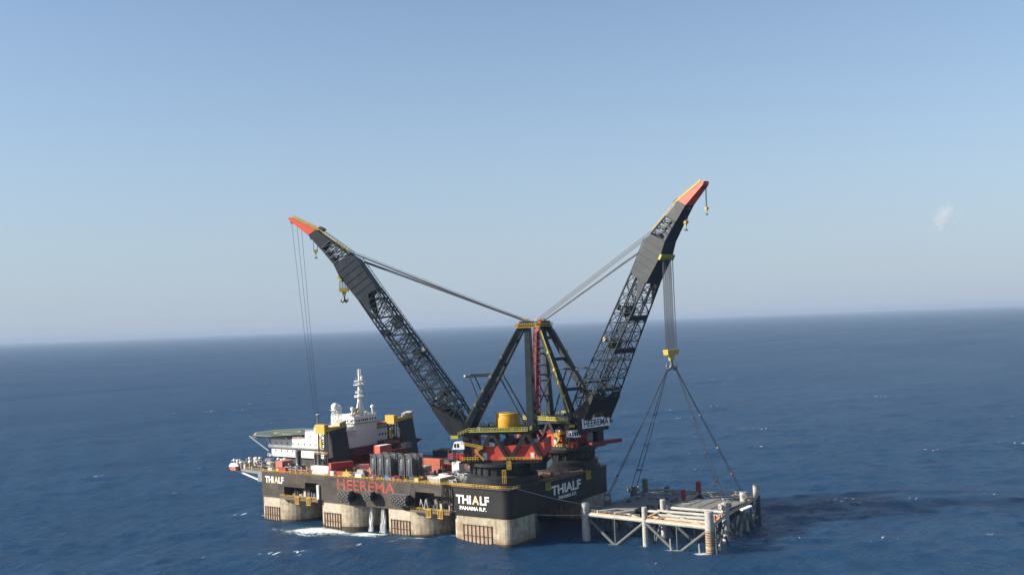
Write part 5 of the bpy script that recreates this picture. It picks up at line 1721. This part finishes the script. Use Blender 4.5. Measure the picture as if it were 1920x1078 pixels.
def outfall(x, y, w, label):
    t = thing('water_outfall', label, 'water', (x, y, 0), 0, 'water falling from the hull')
    for k in range(5):
        u = (k - 2) * w / 5
        prev = Vector((u * 0.7, 0.1 * (k % 2), 12.4))
        r0 = 0.25
        jet = MB()
        for i in range(1, 9):
            f = i / 8
            c = Vector((u * (0.7 + 0.5 * f), -0.9 * f * f + 0.15 * (k % 3), 12.4 * (1 - f) - 0.4 * f))
            r1 = 0.28 + 0.34 * f
            jet.tube(prev, c, r0, r1, 8, False)
            prev, r0 = c, r1
        jet.build('water_jet', 'falling_water', t)
outfall(-87.5, 2.5, 1.8, 'white water stream falling between fenders into the sea, the one nearer the red H')
outfall(-79.2, 2.2, 2.8, 'wide white water stream falling beside the column under the last fender')

# ------------------------------------------------------------------ small cloud far off
cm = bpy.data.materials.new('cloud_vapour')
cm.use_nodes = True
n = cm.node_tree.nodes
n.remove(n['Principled BSDF'])
pv = n.new('ShaderNodeVolumePrincipled')
pv.inputs['Color'].default_value = (0.95, 0.96, 0.97, 1)
pv.inputs['Density'].default_value = 0.0032
pv.inputs['Anisotropy'].default_value = 0.3
cm.node_tree.links.new(pv.outputs[0], n['Material Output'].inputs['Volume'])
MATS['cloud_vapour'] = cm
cc = Vector((-2909, 13206, 1186))   # 14 km off, about 1.2 km up
import bmesh
bmc = bmesh.new()
bmesh.ops.create_icosphere(bmc, subdivisions=4, radius=1.0)
cme = bpy.data.meshes.new('cloud')
bmc.to_mesh(cme)
bmc.free()
cme.materials.append(cm)
cl_o = put('cloud', cme)
cl_o.location = cc
cl_o.scale = (240, 240, 260)
tag(cl_o, 'small faint white cloud puff low above the horizon', 'cloud', kind='stuff')
# vapour: thickest in the upper middle, thinning out unevenly to nothing
l = cm.node_tree.links
tc = n.new('ShaderNodeTexCoord')
vl = n.new('ShaderNodeVectorMath')
vl.operation = 'DISTANCE'
vl.inputs[1].default_value = (0, 0, 0.15)
l.new(tc.outputs['Object'], vl.inputs[0])
nz = n.new('ShaderNodeTexNoise')
nz.inputs['Scale'].default_value = 1.7
nz.inputs['Detail'].default_value = 5
l.new(tc.outputs['Object'], nz.inputs['Vector'])
m1 = n.new('ShaderNodeMath')
m1.operation = 'MULTIPLY_ADD'
l.new(nz.outputs[0], m1.inputs[0])
m1.inputs[1].default_value = 1.9
m1.inputs[2].default_value = -0.35
m2 = n.new('ShaderNodeMath')
m2.operation = 'SUBTRACT'
l.new(m1.outputs[0], m2.inputs[0])
l.new(vl.outputs['Value'], m2.inputs[1])
m3 = n.new('ShaderNodeMath')
m3.operation = 'MULTIPLY'
m3.use_clamp = False
l.new(m2.outputs[0], m3.inputs[0])
m3.inputs[1].default_value = 0.012
m4 = n.new('ShaderNodeMath')
m4.operation = 'MAXIMUM'
l.new(m3.outputs[0], m4.inputs[0])
m4.inputs[1].default_value = 0.0
l.new(m4.outputs[0], pv.inputs['Density'])
